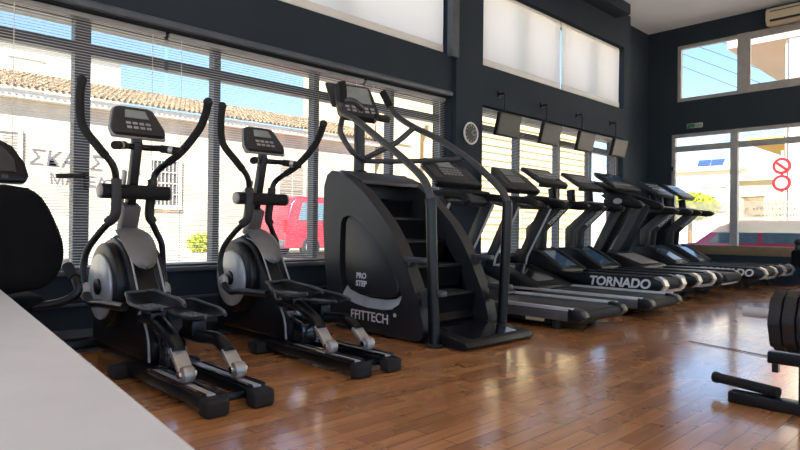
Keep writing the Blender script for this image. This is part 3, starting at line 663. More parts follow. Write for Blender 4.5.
def treadmill_tornado(label, xe=-3.15):
    o = thing('treadmill', (-4.1, 0, 0), label, 'treadmill', 'treadmills in the row by the window')
    hw = .345
    for s in (-1, 1):
        y0, y1 = sorted((s * hw, s * (hw - .11)))
        prof = [(-5.2, .2), (xe - .12, .2), (xe - .04, .225), (xe, .29), (xe - .03, .355), (xe - .1, .39), (-5.2, .40)]
        rl = MB().prism(prof, y0, y1, bev=.012).build('side_rail', M['black'], o)
        e = [(xe - .14, .388), (xe - .1, .405), (xe - .02, .365), (xe + .014, .29), (xe - .03, .212), (xe - .11, .19), (xe - .1, .2), (xe - .05, .235), (xe - .012, .29), (xe - .05, .35), (xe - .12, .375)]
        MB().prism(e, y0 - .008, y1 + .008).build('end_cap', M['zinc'], rl, label='silver end cap')
        b = MB().span((-4.4, y0 + .02, .4), (xe - .2, y1 - .02, .406)); b.build('foot_strip', M['grey'], rl, smooth=False)
        m_ = face_mtx((xe - .62, s * (hw + .001), .295), (s * -1, 0, 0), (0, 0, 1))
        MB().text('TORNADO', .17, m_, .002, shear=.18, bold=.006).build('lettering', M['letter'], rl, smooth=False, label='white lettering TORNADO')
    MB().span((-5.1, -hw + .1, .33), (xe - .1, hw - .1, .372), bev=.01).build('running_belt', M['belt'], o)
    MB().cyl((xe - .09, -hw + .1, .3), (xe - .09, hw - .1, .3), .07, 20).build('rear_roller', M['rubber'], o)
    MB().span((xe - .05, -hw + .11, .2), (xe - .01, hw - .11, .235)).build('rear_guard', M['zinc'], o, smooth=False)
    MB().span((-5.2, -hw + .05, .1), (-3.45, hw - .05, .2)).build('underframe', M['rubber'], o, smooth=False)
    for x in (-5.05, -3.6):
        for s in (-1, 1): MB().cyl((x, s * .27 - .04, .05), (x, s * .27 + .04, .05), .05, 16).box((x, s * .27, .1), (.08, .06, .06)).build('foot', M['rubber'], o)
    hd = [(-5.5, .2), (-5.5, .6), (-5.42, .7), (-5.2, .71), (-5.05, .66), (-4.62, .41), (-4.62, .36)]
    h = MB().prism(hd, -hw, hw, bev=.02, seg=3).build('motor_hood', M['plastic'], o)
    MB().slab([(-5.06, -.16, .672), (-4.7, -.2, .463), (-4.7, .2, .463), (-5.06, .16, .672)], .01).build('hood_panel', M['bluescreen'], h, smooth=False, label='glossy panel on the hood')
    for s in (-1, 1): MB().tube([(-5.2, s * .29, .715), (-5.02, s * .29, .655), (-4.62, s * .3, .415)], .022, 8).build('hood_ridge', M['grey'], h)
    for y in (-.15, .12):
        P = [(-5.37, .66), (-5.2, .66), (-5.18, .98), (-4.72, 1.4), (-4.91, 1.4), (-5.37, 1.02)]
        u = MB().prism(P, y - .03, y + .03, bev=.008).build('upright', M['dgrey'], o)
        MB().prism([(-5.23, .69), (-5.2, .69), (-5.17, .97), (-4.75, 1.36), (-4.78, 1.38), (-5.2, 1.0)], y - .036, y - .028).build('trim_strip', M['grey'], u)
        if y > 0: MB().text('TORNADO', .075, face_mtx((-4.98, y - .036, 1.2), (.67, 0, .62), (-.62, 0, .67)), .002, bold=.003).build('lettering', M['letter'], u, smooth=False)
    for s in (-1, 1):
        a = MB().prism([(-5.3, 1.49), (-4.65, 1.42), (-4.57, 1.38), (-4.6, 1.32), (-4.72, 1.3), (-5.25, 1.36)], s * .34 - .05, s * .34 + .05, bev=.02, seg=3).build('arm_rest', M['plastic'], o)
    MB().box((-5.05, 0, 1.42), (.3, .64, .1), bev=.03).build('handle_bridge', M['plastic'], o)
    for s in (-1, 1): MB().bar((-5.18, s * .3, 1.46), (-5.2, s * .3, 1.66), .05, .14, .012).build('console_bracket', M['black'], o)
    console_set(o, (-5.15, 0, 1.84), (.55, 0, .83), .37, .22, 'slab')
    return o

def treadmill_pro(label, xe=-3.15):
    o = thing('treadmill', (-4.1, 0, 0), label, 'treadmill', 'treadmills in the row by the window')
    hw = .47
    for s in (-1, 1):
        y0, y1 = sorted((s * hw, s * (hw - .13)))
        rl = MB().prism([(-5.2, .16), (xe - .08, .16), (xe, .22), (xe, .3), (xe - .08, .37), (-5.2, .385)], y0, y1, bev=.02).build('side_rail', M['black'], o)
        MB().span((-4.35, y0 + .015, .38), (xe - .12, y1 - .015, .388)).build('foot_strip', M['alu'], rl, smooth=False, label='silver foot strip')
    MB().span((-5.1, -hw + .12, .3), (xe - .05, hw - .12, .345), bev=.02).build('running_belt', M['belt'], o)
    MB().cyl((xe - .05, -hw + .12, .27), (xe - .05, hw - .12, .27), .075, 20).build('rear_roller', M['rubber'], o)
    MB().box((xe - .12, 0, .19), (.2, .7, .03), bev=.006).build('rear_guard', M['alu'], o)
    MB().span((-5.2, -hw + .05, .06), (-3.5, hw - .05, .17)).build('underframe', M['rubber'], o, smooth=False)
    for x in (-5.05, -3.65):
        for s in (-1, 1): MB().cyl((x, s * .36, 0), (x, s * .36, .08), .05, 16).build('foot', M['rubber'], o)
    h = MB().prism([(-5.32, .16), (-5.32, .5), (-5.2, .62), (-4.95, .6), (-4.35, .4), (-4.35, .32)], -hw, hw, bev=.03, seg=3).build('motor_hood', M['plastic'], o)
    MB().slab([(-4.9, -.3, .594), (-4.45, -.33, .444), (-4.45, .33, .444), (-4.9, .3, .594)], .01).build('hood_panel', M['silver'], h, smooth=False)
    for s in (-1, 1):
        P = [(-5.38, .55), (-5.1, .55), (-4.61, 1.42), (-4.81, 1.55), (-4.91, 1.5)]
        u = MB().prism(P, s * .36 - .04, s * .36 + .04, bev=.015).build('upright', M['black'] if s < 0 else M['dgrey'], o)
        MB().prism([(-5.28, .6), (-5.18, .6), (-4.74, 1.4), (-4.82, 1.45)], s * .36 - .046, s * .36 - .038).build('upright_panel', M['panel'], u)
        a = MB().prism([(-5.16, 1.62), (-4.96, 1.66), (-4.46, 1.5), (-4.38, 1.42), (-4.46, 1.36), (-4.91, 1.42)], s * .42 - .06, s * .42 + .06, bev=.03, seg=3).build('arm_rest', M['plastic'], o)
        if s < 0:
            b = MB().cyl((0, 0, 0), (0, .006, 0), .05, 24); bmesh.ops.scale(b.bm, vec=(1.6, 1, 1), verts=b.bm.verts); bmesh.ops.translate(b.bm, vec=(-4.82, s * .42 - .066, 1.5), verts=b.bm.verts); b.build('badge', M['silver'], a, label='oval silver badge')
    MB().box((-5.01, 0, 1.5), (.26, .8, .12), bev=.04).build('handle_bridge', M['plastic'], o)
    console_set(o, (-5.08, 0, 1.9), (.55, 0, .85), .5, .26, 'arc')
    MB().slab([(-5.36, -.36, 1.9), (-4.86, -.42, 1.58), (-4.86, .42, 1.58), (-5.36, .36, 1.9)], .1, bev=.04).build('console_back', M['black'], o)
    return o

def treadmill_silver(label, xe=-3.0, hw=.47):
    o = thing('treadmill', (-4.1, 0, 0), label, 'treadmill', 'treadmills in the row by the window')
    for s in (-1, 1):
        y0, y1 = sorted((s * hw, s * (hw - .12)))
        rl = MB().span((-5.2, y0, .1), (xe - .03, y1, .215), bev=.008).build('side_rail', M['railgrey'], o)
        MB().span((-5.0, min(s * hw, s * (hw - .03)) - .004, .2), (xe, max(s * hw, s * (hw - .03)) + .004, .235), bev=.006).build('silver_edge', M['alu'], rl, label='silver edge strip')
        b = MB()
        for k in range(3): yy = y0 + .02 + k * .03; b.span((-4.3, yy, .215), (xe - .05, yy + .021, .224))
        b.build('foot_strip', M['alu'], rl, smooth=False)
        MB().prism([(xe - .06, .09), (xe + .06, .1), (xe + .12, .15), (xe + .08, .21), (xe - .04, .235), (xe - .06, .235)], y0 - .006, y1 + .006, bev=.015).build('end_cap', M['plastic'], rl)
    MB().span((-5.1, -hw + .11, .15), (xe + .04, hw - .11, .2), bev=.02).build('running_belt', M['belt'], o)
    MB().cyl((xe + .04, -hw + .11, .145), (xe + .04, hw - .11, .145), .055, 20).build('rear_roller', M['rubber'], o)
    MB().span((-5.2, -hw + .08, .05), (-3.3, hw - .08, .12)).build('underframe', M['rubber'], o, smooth=False)
    for x in (-5.05, -3.25):
        for s in (-1, 1): MB().cyl((x, s * .36, 0), (x, s * .36, .1), .045, 16).build('foot', M['rubber'], o)
    MB().box((-3.45, -hw + .03, .085), (.2, .04, .03)).build('sticker', M['label_cream'], o, smooth=False, label='cream warning sticker')
    h = MB().prism([(-5.32, .08), (-5.32, .38), (-5.18, .5), (-4.95, .48), (-4.3, .24), (-4.3, .16)], -hw, hw, bev=.03, seg=3).build('motor_hood', M['plastic'], o)
    MB().slab([(-4.95, -.2, .487), (-4.45, -.25, .303), (-4.45, .25, .303), (-4.95, .2, .487)], .008).build('hood_panel', M['gloss'], h, smooth=False)
    for s in (-1, 1):
        u = MB().prism([(-5.26, .1), (-5.14, .1), (-5.04, .6), (-4.65, 1.3), (-4.74, 1.4), (-4.8, 1.36), (-5.16, .66)], s * (hw - .05) - .035, s * (hw - .05) + .035, bev=.012).build('upright', M['dgrey'], o)
        MB().tube([(-5.16, s * (hw - .05), .12), (-5.05, s * (hw - .05), .6), (-4.66, s * (hw - .05), 1.3)], .026, 8).build('silver_edge', M['alu'], u, label='silver upright edge')
        MB().tube([(-4.95, s * (hw - .06), 1.42), (-4.65, s * (hw - .06), 1.4), (-4.45, s * (hw - .08), 1.36), (-4.4, s * (hw - .08), 1.3)], .045, 12, 5).build('arm_rest', M['foam'], o)
    MB().prism([(-5.2, 1.5), (-4.75, 1.4), (-4.7, 1.33), (-4.82, 1.28), (-5.15, 1.36)], -hw + .02, hw - .02, bev=.03, seg=3).build('handle_bridge', M['grey'], o)
    MB().tube([(-4.7, -hw + .1, 1.42), (-4.58, -.2, 1.44), (-4.58, .2, 1.44), (-4.7, hw - .1, 1.42)], .022, 10, 5).build('front_handlebar', M['foam'], o)
    console_set(o, (-5.03, 0, 1.74), (.64, 0, .77), hw - .04, .25, 'wide')
    return o

def put(o, y, dx=0):
    o.location.y += y * U; o.location.x += dx * U; ORG[o.name] = (ORG[o.name][0] + dx, y, 0); return o
t1 = put(treadmill_silver('silver edged treadmill directly beside the stair climber'), 5.74, -.02)
t2 = put(treadmill_silver('silver edged treadmill second from the stair climber, left of the lettered one', -2.93, .44), 7.18, -.06)
t3 = put(treadmill_tornado('dark treadmill whose side lettering TORNADO is fully visible'), 8.1)
t4 = copy_tree(t3, (0, 1.16, 0), 'dark treadmill just behind the one with the fully visible side lettering')
t5 = put(treadmill_pro('wide black treadmill with an oval silver badge and bluish screen'), 10.34)
t6 = copy_tree(t3, (.2, 3.6, 0), 'second treadmill from the far shop window, last letters of its side lettering showing')
t7 = copy_tree(t3, (.2, 4.75, 0), 'last treadmill of the row, right beside the far shop window')

# ------------------------------------------------------------------ recumbent bike at the left edge
rb = thing('recumbent_bike', (-4.5, .78, 0), 'black recumbent bike with a wide backrest at the left edge by the window', 'exercise machine')
by = .74
outl = [(-.2, .62), (.18, .62), (.26, .68), (.295, .8), (.285, .9), (.24, 1.02), (.17, 1.15), (.1, 1.2), (-.12, 1.2), (-.2, 1.13), (-.26, 1.0), (-.295, .86), (-.29, .76), (-.26, .66)]
t = bmesh.new()
def lean(y, z, off): return (-4.02 + off + (z - .6) * .14 + .25 * (y * y), by + y, z)
n_ = len(outl); ctr = (0, .9)
lay = [(1.0, 0), (1.0, .05), (.93, .085), (.6, .095), (.0, .1)]
rings = []
for k, (s, off) in enumerate(lay[:-1]): rings.append([t.verts.new(lean(ctr[0] + (a - ctr[0]) * s, ctr[1] + (z - ctr[1]) * s, off)) for a, z in outl])
bk_ = [[t.verts.new(lean(ctr[0] + (a - ctr[0]) * s, ctr[1] + (z - ctr[1]) * s, -.02)) for a, z in outl] for s in (.95, .5)]
chain = [bk_[1], bk_[0]] + rings
for A, B in zip(chain, chain[1:]):
    for k in range(n_): t.faces.new((A[k], A[(k + 1) % n_], B[(k + 1) % n_], B[k]))
t.faces.new(chain[0][::-1]); t.faces.new(chain[-1]); bmesh.ops.recalc_face_normals(t, faces=t.faces)
b = MB()._merge(t); bmesh.ops.subdivide_edges(b.bm, edges=b.bm.edges[:], cuts=1, use_grid_fill=True, smooth=.4)
b.build('backrest', M['upholstery'], rb)
MB().box((-4.32, by, .52), (.5, .5, .1), bev=.045, seg=3).build('seat', M['upholstery'], rb)
MB().tube([(-4.03, by, .46), (-4.0, by, .6), (-3.96, by, .8)], .035, 12, 4).build('backrest_post', M['black'], rb)
MB().span((-5.2, by - .06, .3), (-3.75, by + .06, .38), bev=.015).span((-4.5, by - .05, .36), (-3.9, by + .05, .47), bev=.01).build('main_frame', M['black'], rb)
MB().span((-3.85, by - .3, 0), (-3.72, by + .3, .08), bev=.02).span((-3.83, by - .05, .05), (-3.74, by + .05, .36)).build('rear_stabiliser', M['black'], rb)
MB().span((-5.35, by - .26, 0), (-5.22, by + .26, .08), bev=.02).build('front_stabiliser', M['black'], rb)
MB().prism([(-5.4, .06), (-4.85, .06), (-4.7, .3), (-4.72, .5), (-4.9, .68), (-5.2, .72), (-5.38, .5)], by - .13, by + .13, bev=.04, seg=3).build('flywheel_housing', M['plastic'], rb)
for s in (-1, 1):
    c = MB().tube([(-4.9, by + s * .14, .38), (-4.9, by + s * .19, .38), (-4.76 if s > 0 else -5.04, by + s * .19, .3 if s > 0 else .46)], .02, 8).build('crank_arm', M['silver'], rb)
    MB().box((-4.76 if s > 0 else -5.04, by + s * .26, .3 if s > 0 else .46), (.14, .12, .04), bev=.01).build('pedal', M['rubber'], rb)
    h = MB().tube([(-4.12, by + s * .1, .5), (-4.06, by + s * .3, .52), (-4.02, by + s * .4, .58), (-4.06, by + s * .4, .655), (-4.24, by + s * .4, .735)], .026, 10, 4).build('side_handle', M['black'], rb)
    MB().tube([(-4.07, by + s * .4, .66), (-4.23, by + s * .4, .73)], .034, 12).build('grip', M['foam'], h)
    MB().cyl((-4.225, by + s * .4, .728), (-4.27, by + s * .4, .748), .036, 16, bev=.006).build('grip_end', M['alu'], h, label='silver grip end')
MB().tube([(-5.15, by, .66), (-5.08, by, 1.0), (-5.0, by, 1.36)], .045, 12, 4).build('console_mast', M['black'], rb)
nn = Vector((.95, 0, .3)).normalized(); up = Vector((-.3, 0, .95)); ce = Vector((-4.95, by + .02, 1.46))
def pl(a, h, off=0): return ce + Vector((0, a, 0)) + up * h + nn * off
c_ = MB().slab([pl(a, h) for a, h in ((-.29, -.17), (.29, -.17), (.31, -.12), (.29, -.02), (.22, .1), (.1, .17), (-.1, .17), (-.22, .1), (-.29, -.02), (-.31, -.12))], .08, bev=.02).build('console', M['plastic'], rb)
MB().slab([pl(a, h, .004) for a, h in ((-.23, -.1), (.23, -.1), (.22, 0), (.15, .09), (-.15, .09), (-.22, 0))], .006).build('display', M['panel'], c_, smooth=False)
b = MB()
for i in range(5): b.slab([pl(-.16 + i * .08 + a, -.14 + h, .006) for a, h in ((-.02, -.012), (.02, -.012), (.02, .012), (-.02, .012))], .006)
b.build('buttons', M['grey'], c_, smooth=False)
MB().tube([(-5.05, by - .34, 1.12), (-4.9, by - .3, 1.16), (-4.98, by, 1.18), (-4.9, by + .3, 1.16), (-5.05, by + .34, 1.12)], .026, 10, 5).build('front_handlebar', M['foam'], rb)

# ------------------------------------------------------------------ white counter in the near left corner
cv = [(-3.6, .635), (.35, .268), (.35, -.9), (-3.6, -.9)]
ct = thing('counter', (-1.6, -.3, 0), 'white counter top in the near left corner of the picture', 'counter')
MB().prism([(x, y) for x, y in cv], .64, .70, 'Z', bev=.012, seg=3).build('counter_top', M['counter'], ct)
MB().prism([(-3.56, .59), (.3, .225), (.3, -.86), (-3.56, -.86)], 0, .64, 'Z').build('counter_body', M['counter'], ct, smooth=False)

# ------------------------------------------------------------------ plate loaded machine at the right edge
py, pz = 3.8, .545
rk = thing('plate_loaded_machine', (-.7, 3.85, 0), 'black steel machine frame at the right edge with a weight peg', 'exercise machine')
MB().span((-1.19, py + .03, .0), (.2, py + .13, .065), bev=.01).build('base_beam', M['black'], rk)
MB().span((-.83, py + .0, .06), (-.73, py + .1, .3), bev=.008).span((-.56, py - .02, .06), (-.46, py + .1, 1.3), bev=.01).build('post', M['black'], rk)
MB().span((-.98, py + .0, .27), (-.1, py + .08, .335), bev=.008).build('cross_arm', M['black'], rk)
MB().span((-.96, py + .02, .22), (-.93, py + .06, .28)).build('locking_pin', M['black'], rk)
fb = MB().tube([(-1.31, 4.03, .09), (-1.14, 3.98, .09), (-.95, 3.915, .09)], .03, 14).build('foot_bar', M['rubber'], rk)
for p, q in (((-1.33, 4.036, .09), (-1.30, 4.028, .09)),): MB().cyl(p, q, .035, 16, bev=.006).build('end_cap', M['black'], fb)
MB().cyl((-1.1, py, pz), (-.54, py, pz), .028, 20, bev=.004).build('weight_peg', M['alu'], rk, label='grey steel weight peg')
MB().bar((-.5, py, pz), (-.3, py + .05, .32), .07, .07, .01).build('lever_arm', M['black'], rk)
MB().span((.1, py - .5, 0), (.2, py + .6, .085), bev=.01).build('rear_beam', M['black'], rk)
names = ['outermost of the black weight plates on the peg, nearest its bare end', 'second black weight plate from the bare end of the peg', 'third black weight plate from the bare end of the peg', 'fourth black weight plate from the bare end of the peg, cut by the picture edge']
for i in range(4):
    x0 = -.94 + i * .066
    o = thing('weight_plate', (x0, py, pz), names[i], 'weight plate', 'weight plates on the steel peg')
    n = 60; rr = [.162 + .006 * math.cos(8 * 2 * math.pi * k / n + i) for k in range(n)]
    outer = [(py + rr[k] * math.cos(2 * math.pi * k / n), pz - .03 + rr[k] * math.sin(2 * math.pi * k / n)) for k in range(n)]
    inner = [(py + .031 * math.cos(2 * math.pi * k / n), pz + .031 * math.sin(2 * math.pi * k / n)) for k in range(n)]
    MB().ringprism(outer, inner, x0 + .004, x0 + .06, 'X').build('plate_body', M['iron'], o)
    MB().torus((x0 + .014, py, pz - .03), (1, 0, 0), .145, .012, 40, 8).torus((x0 + .05, py, pz - .03), (1, 0, 0), .145, .012, 40, 8).build('outer_lip', M['iron'], o)
    MB().torus((x0 + .013, py, pz), (1, 0, 0), .05, .01, 24, 8).build('hub_ring', M['iron'], o)
o = MB().tube([(-2.08, 5.66, .006), (-1.85, 5.60, .006), (-1.6, 5.53, .006), (-1.38, 5.46, .006)], .004, 6, 4).build('floor_cable', M['cable'], org=(-1.7, 5.5, 0)); tag(o, 'thin dark cable lying on the floor beside the weight plates', 'cable')

# black bench with a round knob in front of the last treadmills
o = thing('exercise_bench', (-2.2, 11.2, 0), 'black padded machine with a round knob at the right edge near the last treadmills', 'exercise machine')
MB().span((-2.5, 10.9, .46), (-1.6, 11.4, .73), bev=.06, seg=3).build('pad', M['upholstery'], o)
MB().span((-2.2, 11.05, .08), (-2.05, 11.2, .48)).span((-2.45, 11.0, 0), (-1.7, 11.25, .09), bev=.01).build('frame', M['black'], o)
MB().cyl((-2.44, 11.1, .7), (-2.44, 11.1, .8), .045, 14).ball((-2.44, 11.1, .845), .055).build('knob', M['black'], o)

# ------------------------------------------------------------------ outside: street along the window wall
GZ = -.02
o = MB().span((-60, -40, -.4), (60, 90, -.3)).build('street_ground', M['asphalt'], smooth=False); struct(o)
o = MB().span((-60, -40, -.3), (-6.1, 60, GZ)).build('street_ground', M['asphalt'], smooth=False); struct(o)
o = MB().span((-19.5, -20, GZ), (-17.9, 60, .1)).build('pavement', M['pavement'], smooth=False); struct(o)
o = MB().span((-6.6, -8, 2.98), (-6.1, 13.7, 3.2)).build('trim_6', M['stuccow'], smooth=False); struct(o)

def building(label, X, y0, y1, z1, m, name='building', depth=6):
    o = thing(name, (X, (y0 + y1) / 2, 0), label, 'building')
    MB().span((X - depth, y0, GZ), (X, y1, z1)).build('wall', m, o, smooth=False)
    return o
FX = -19.5
hb = building('old cream house across the street with a tiled roof and grey graffiti', FX, -8, 17.3, 4.75, M['stucco'])
# tiled roof: rows of barrel tiles
b = MB(); t = bmesh.new()
Y0, Y1, x0, x1, z0, z1 = -8.2, 17.6, FX + .45, FX - 2.9, 4.72, 5.85; pit = .17
nseg = int((Y1 - Y0) / pit) * 6; rowsn = 9; prev = None
rs = random.Random(5)
for j in range(rowsn):
    for half in (0, 1):
        u = (j + half) / rowsn; x = x0 + (x1 - x0) * u; z = z0 + (z1 - z0) * u + (0 if half else .06)
        row = []
        for k in range(nseg + 1):
            y = Y0 + (Y1 - Y0) * k / nseg; ph = (k % 6) / 6 * 2 * math.pi
            row.append(t.verts.new((x + rs.uniform(-.012, .012), y, z + .05 * math.cos(ph) + rs.uniform(-.01, .01))))
        if prev:
            for k in range(nseg): t.faces.new((prev[k], prev[k + 1], row[k + 1], row[k]))
        prev = row
bmesh.ops.solidify(t, geom=t.faces[:], thickness=.06); bmesh.ops.recalc_face_normals(t, faces=t.faces)
b._merge(t).build('roof', M['tile'], hb, smooth=False)
MB().span((FX, -8, 4.5), (FX + .3, 17.3, 4.68)).build('eaves', M['stuccow'], hb, smooth=False)
MB().span((FX, -8, .1), (FX + .08, 17.3, .75)).build('plinth', M['pavement'], hb, smooth=False)
def shutter_window(y0, y1, z0, z1, bars):
    f = MB().span((FX, y0 - .1, z0 - .12), (FX + .1, y1 + .1, z0)).span((FX, y0 - .1, z1), (FX + .08, y1 + .1, z1 + .1)).span((FX, y0 - .1, z0), (FX + .08, y0, z1)).span((FX, y1, z0), (FX + .08, y1 + .1, z1)).build('window', M['stuccow'], hb, smooth=False)
    MB().span((FX, y0, z0), (FX + .03, y1, z1)).build('pane', M['recess'] if bars else M['shutter'], f, smooth=False)
    b = MB()
    if bars:
        for k in range(7): y = y0 + (y1 - y0) * (k + .5) / 7; b.cyl((FX + .06, y, z0), (FX + .06, y, z1), .018, 6)
        for k in range(1, 4): z = z0 + (z1 - z0) * k / 4; b.span((FX + .05, y0, z - .02), (FX + .07, y1, z + .02))
        b.build('bars', M['shutter'], f)
    else:
        ym = (y0 + y1) / 2
        for a, c in ((y0, ym - .04), (ym + .04, y1)):
            for k in range(int((z1 - z0) / .12)): b.box((FX + .05, (a + c) / 2, z0 + .06 + k * .12), (.04, c - a, .09), (0, R(20), 0))
        b.build('shutters', M['shutter'], f, smooth=False)
shutter_window(3.1, 3.95, 2.5, 3.55, False); shutter_window(7.65, 8.55, 1.65, 3.1, True); shutter_window(12.45, 13.55, 2.0, 3.35, False); shutter_window(-.6, .4, 1.6, 3.1, False)
b = MB()
def gtext(s, y, z, size, sh=.1): b.text(s, size, face_mtx((FX + .012, y, z), (0, 1, -.03), (0, 0, 1)), .003, shear=sh, align='LEFT', bold=0)
gtext('ΣΚΑ ΙΣ', 4.2, 2.88, .62); gtext('Α', 7.0, 2.75, .5); gtext('ΜΑΚΕΔ', 4.75, 2.3, .45, -.1); gtext('ΟΝΙΑ', 6.15, 2.2, .45)
for p, q in (((6.4, 1.7), (6.7, 1.0)), ((6.7, 1.0), (6.5, 1.05)), ((6.7, 1.0), (6.75, 1.2)), ((10.9, 2.2), (11.15, 2.5)), ((11.15, 2.5), (11.3, 2.1))): b.bar((FX + .012, p[0], p[1]), (FX + .012, q[0], q[1]), .03, .006)
b.build('graffiti', M['graffiti'], hb, smooth=False, label='grey sprayed graffiti letters')
o = building('tall white house wall standing behind the old tiled roof', -26, -10, 8.9, 8.0, M['stuccow'])
MB().span((-26, -10, 7.8), (-25.8, 9.1, 8.15)).build('roof_edge', M['pavement'], o, smooth=False)
def add_windows(o, X, cols, rows, w, h, m=None):
    for y in cols:
        for z in rows:
            f = MB().span((X, y - w / 2 - .08, z - .1), (X + .08, y + w / 2 + .08, z)).span((X, y - w / 2 - .06, z + h), (X + .06, y + w / 2 + .06, z + h + .08)).build('window', M['stuccow'], o, smooth=False)
            MB().span((X, y - w / 2, z), (X + .03, y + w / 2, z + h)).build('pane', m or M['recess'], f, smooth=False)
add_windows(o, -26, (1.5, 5.5), (5.9,), 1.1, 1.3, M['shutter'])
o = building('narrow yellow house right of the old tiled roof', FX, 17.7, 20.1, 8.6, M['stuccoy']); add_windows(o, FX, (18.9,), (1.4, 4.9), .9, 1.5, M['shutter'])
MB().span((FX, 17.6, 8.5), (FX + .25, 20.2, 8.8)).build('cornice', M['stuccow'], o, smooth=False)
o = building('long yellow building with ribbed walls behind the hanging screens', FX, 22.1, 36.2, 9.0, M['stuccoy'])
b = MB()
for k in range(22): b.span((FX, 22.1, .5 + k * .38), (FX + .05, 36.2, .56 + k * .38))
b.build('cladding_ribs', M['stuccoy'], o, smooth=False)
add_windows(o, FX, (24, 28, 32), (1.2,), 1.2, 1.6, M['shutter'])

def car(name, label, place, side, length, w, m, wheels, wins, roofz):
    """side profile in (along, z); place maps (along, across, z) to the world"""
    o = thing(name, place(length / 2, 0, GZ), label, 'car')
    def mk(f): b = MB(); f(b); b.bm.transform(Matrix.Identity(4)); [setattr(v, 'co', Vector(place(v.co.x, v.co.y, v.co.z))) for v in b.bm.verts]; bmesh.ops.recalc_face_normals(b.bm, faces=b.bm.faces); return b
    body = mk(lambda b: b.prism(side, -w / 2, w / 2, bev=.07, seg=3)).build('body', m, o)
    for q in wins:
        for s in (-1, 1): mk(lambda b: b.prism(q, s * (w / 2 - .03), s * (w / 2 + .012))).build('window', M['carglass'], o, smooth=False)
    for x in wheels:
        for s in (-1, 1):
            wh = mk(lambda b: b.cyl((x, s * (w / 2 - .2), .36 + GZ), (x, s * (w / 2 + .03), .36 + GZ), .36, 28, bev=.05)).build('wheel', M['tyre'], o)
            mk(lambda b: b.cyl((x, s * (w / 2 + .02), .36 + GZ), (x, s * (w / 2 + .045), .36 + GZ), .23, 20, bev=.01)).build('hubcap', M['hubcap'], wh)
    return o, mk
van = [(0, .3), (.05, 1.0), (.25, 1.75), (.5, 1.98), (3.4, 2.0), (3.9, 1.85), (4.5, 1.3), (5.3, 1.15), (5.5, .9), (5.5, .3)]
o, mk = car('car', 'red van parked across the street, seen between elliptical and stair climber', lambda a, c, z: (-17.0 + c, 10.5 + a, z), van, 5.5, 1.9, M['carred'], (1.0, 4.4),
    [[(.5, 1.2), (1.5, 1.2), (1.5, 1.78), (.65, 1.78)], [(1.65, 1.2), (2.75, 1.2), (2.75, 1.78), (1.65, 1.78)], [(2.9, 1.2), (4.2, 1.25), (3.75, 1.75), (2.9, 1.78)]], 2)
mk(lambda b: b.span((-.04, -.9, .35), (.08, .9, .6), bev=.03).span((5.44, -.9, .35), (5.56, .9, .6), bev=.03)).build('bumper', M['recess'], o)
mk(lambda b: b.span((-.01, -.93, .85), (.1, -.78, 1.2)).span((-.01, .78, .85), (.1, .93, 1.2))).build('tail_light', M['signred'], o)
hatch = [(0, .25), (.02, .6), (.15, .78), (1.45, .95), (2.0, 1.35), (2.35, 1.5), (4.2, 1.52), (4.8, 1.3), (5.1, .95), (5.15, .3)]
o, mk = car('car', 'red car parked right outside the far shop window', lambda a, c, z: (-7.3 + a, 17.2 + c, z - .24), hatch, 5.15, 1.9, M['carpink'], (.95, 4.1),
    [[(1.75, .95), (2.1, 1.28), (2.35, 1.4), (2.9, 1.42), (2.9, .96)], [(3.0, .96), (3.0, 1.42), (4.15, 1.42), (4.6, 1.25), (4.75, .98)]], 1.5)
mk(lambda b: b.slab([(1.5, -.75, .99), (1.98, -.68, 1.36), (1.98, .68, 1.36), (1.5, .75, .99)], -.03)).build('windscreen', M['carglass'], o, smooth=False)
mk(lambda b: b.span((-.03, -.85, .3), (.1, .85, .5), bev=.03)).build('bumper', M['recess'], o)
mk(lambda b: b.ball((.1, .7, .66), .1, (.6, 1.4, .8)).ball((.1, -.7, .66), .1, (.6, 1.4, .8))).build('headlamp', M['hubcap'], o)

def leaves(c, r, n, size, seed, flat=1.):
    rs = random.Random(seed); t = bmesh.new()
    for _ in range(n):
        d = Vector((rs.gauss(0, 1), rs.gauss(0, 1), rs.gauss(0, 1))).normalized() * (rs.random() ** .4)
        p = Vector(c) + Vector((d.x * r[0], d.y * r[1], d.z * r[2])); a = Vector((rs.gauss(0, 1), rs.gauss(0, 1), rs.gauss(0, 1))).normalized(); q = a.orthogonal().normalized(); s = size * rs.uniform(.6, 1.3)
        v = [t.verts.new(p + a * s), t.verts.new(p + q * s * .45), t.verts.new(p - a * s), t.verts.new(p - q * s * .45)]; t.faces.new(v)
    return MB()._merge(t)
for (y, x, h, lb) in ((9.15, -18.9, .62, 'yellow green weed growing on the pavement below the graffiti'), (7.0, -19.0, .3, 'low weed on the pavement under the barred window')):
    o = thing('weed', (x, y, .1), lb, 'plant'); leaves((x, y, .1 + h * .5), (.35, .55, h * .55), 420, .09, int(y * 10)).build('foliage', M['leaf'], o, smooth=False)
    MB().tube([(x, y, .1), (x, y, .1 + h * .6)], .03, 6).build('stem', M['bark'], o)

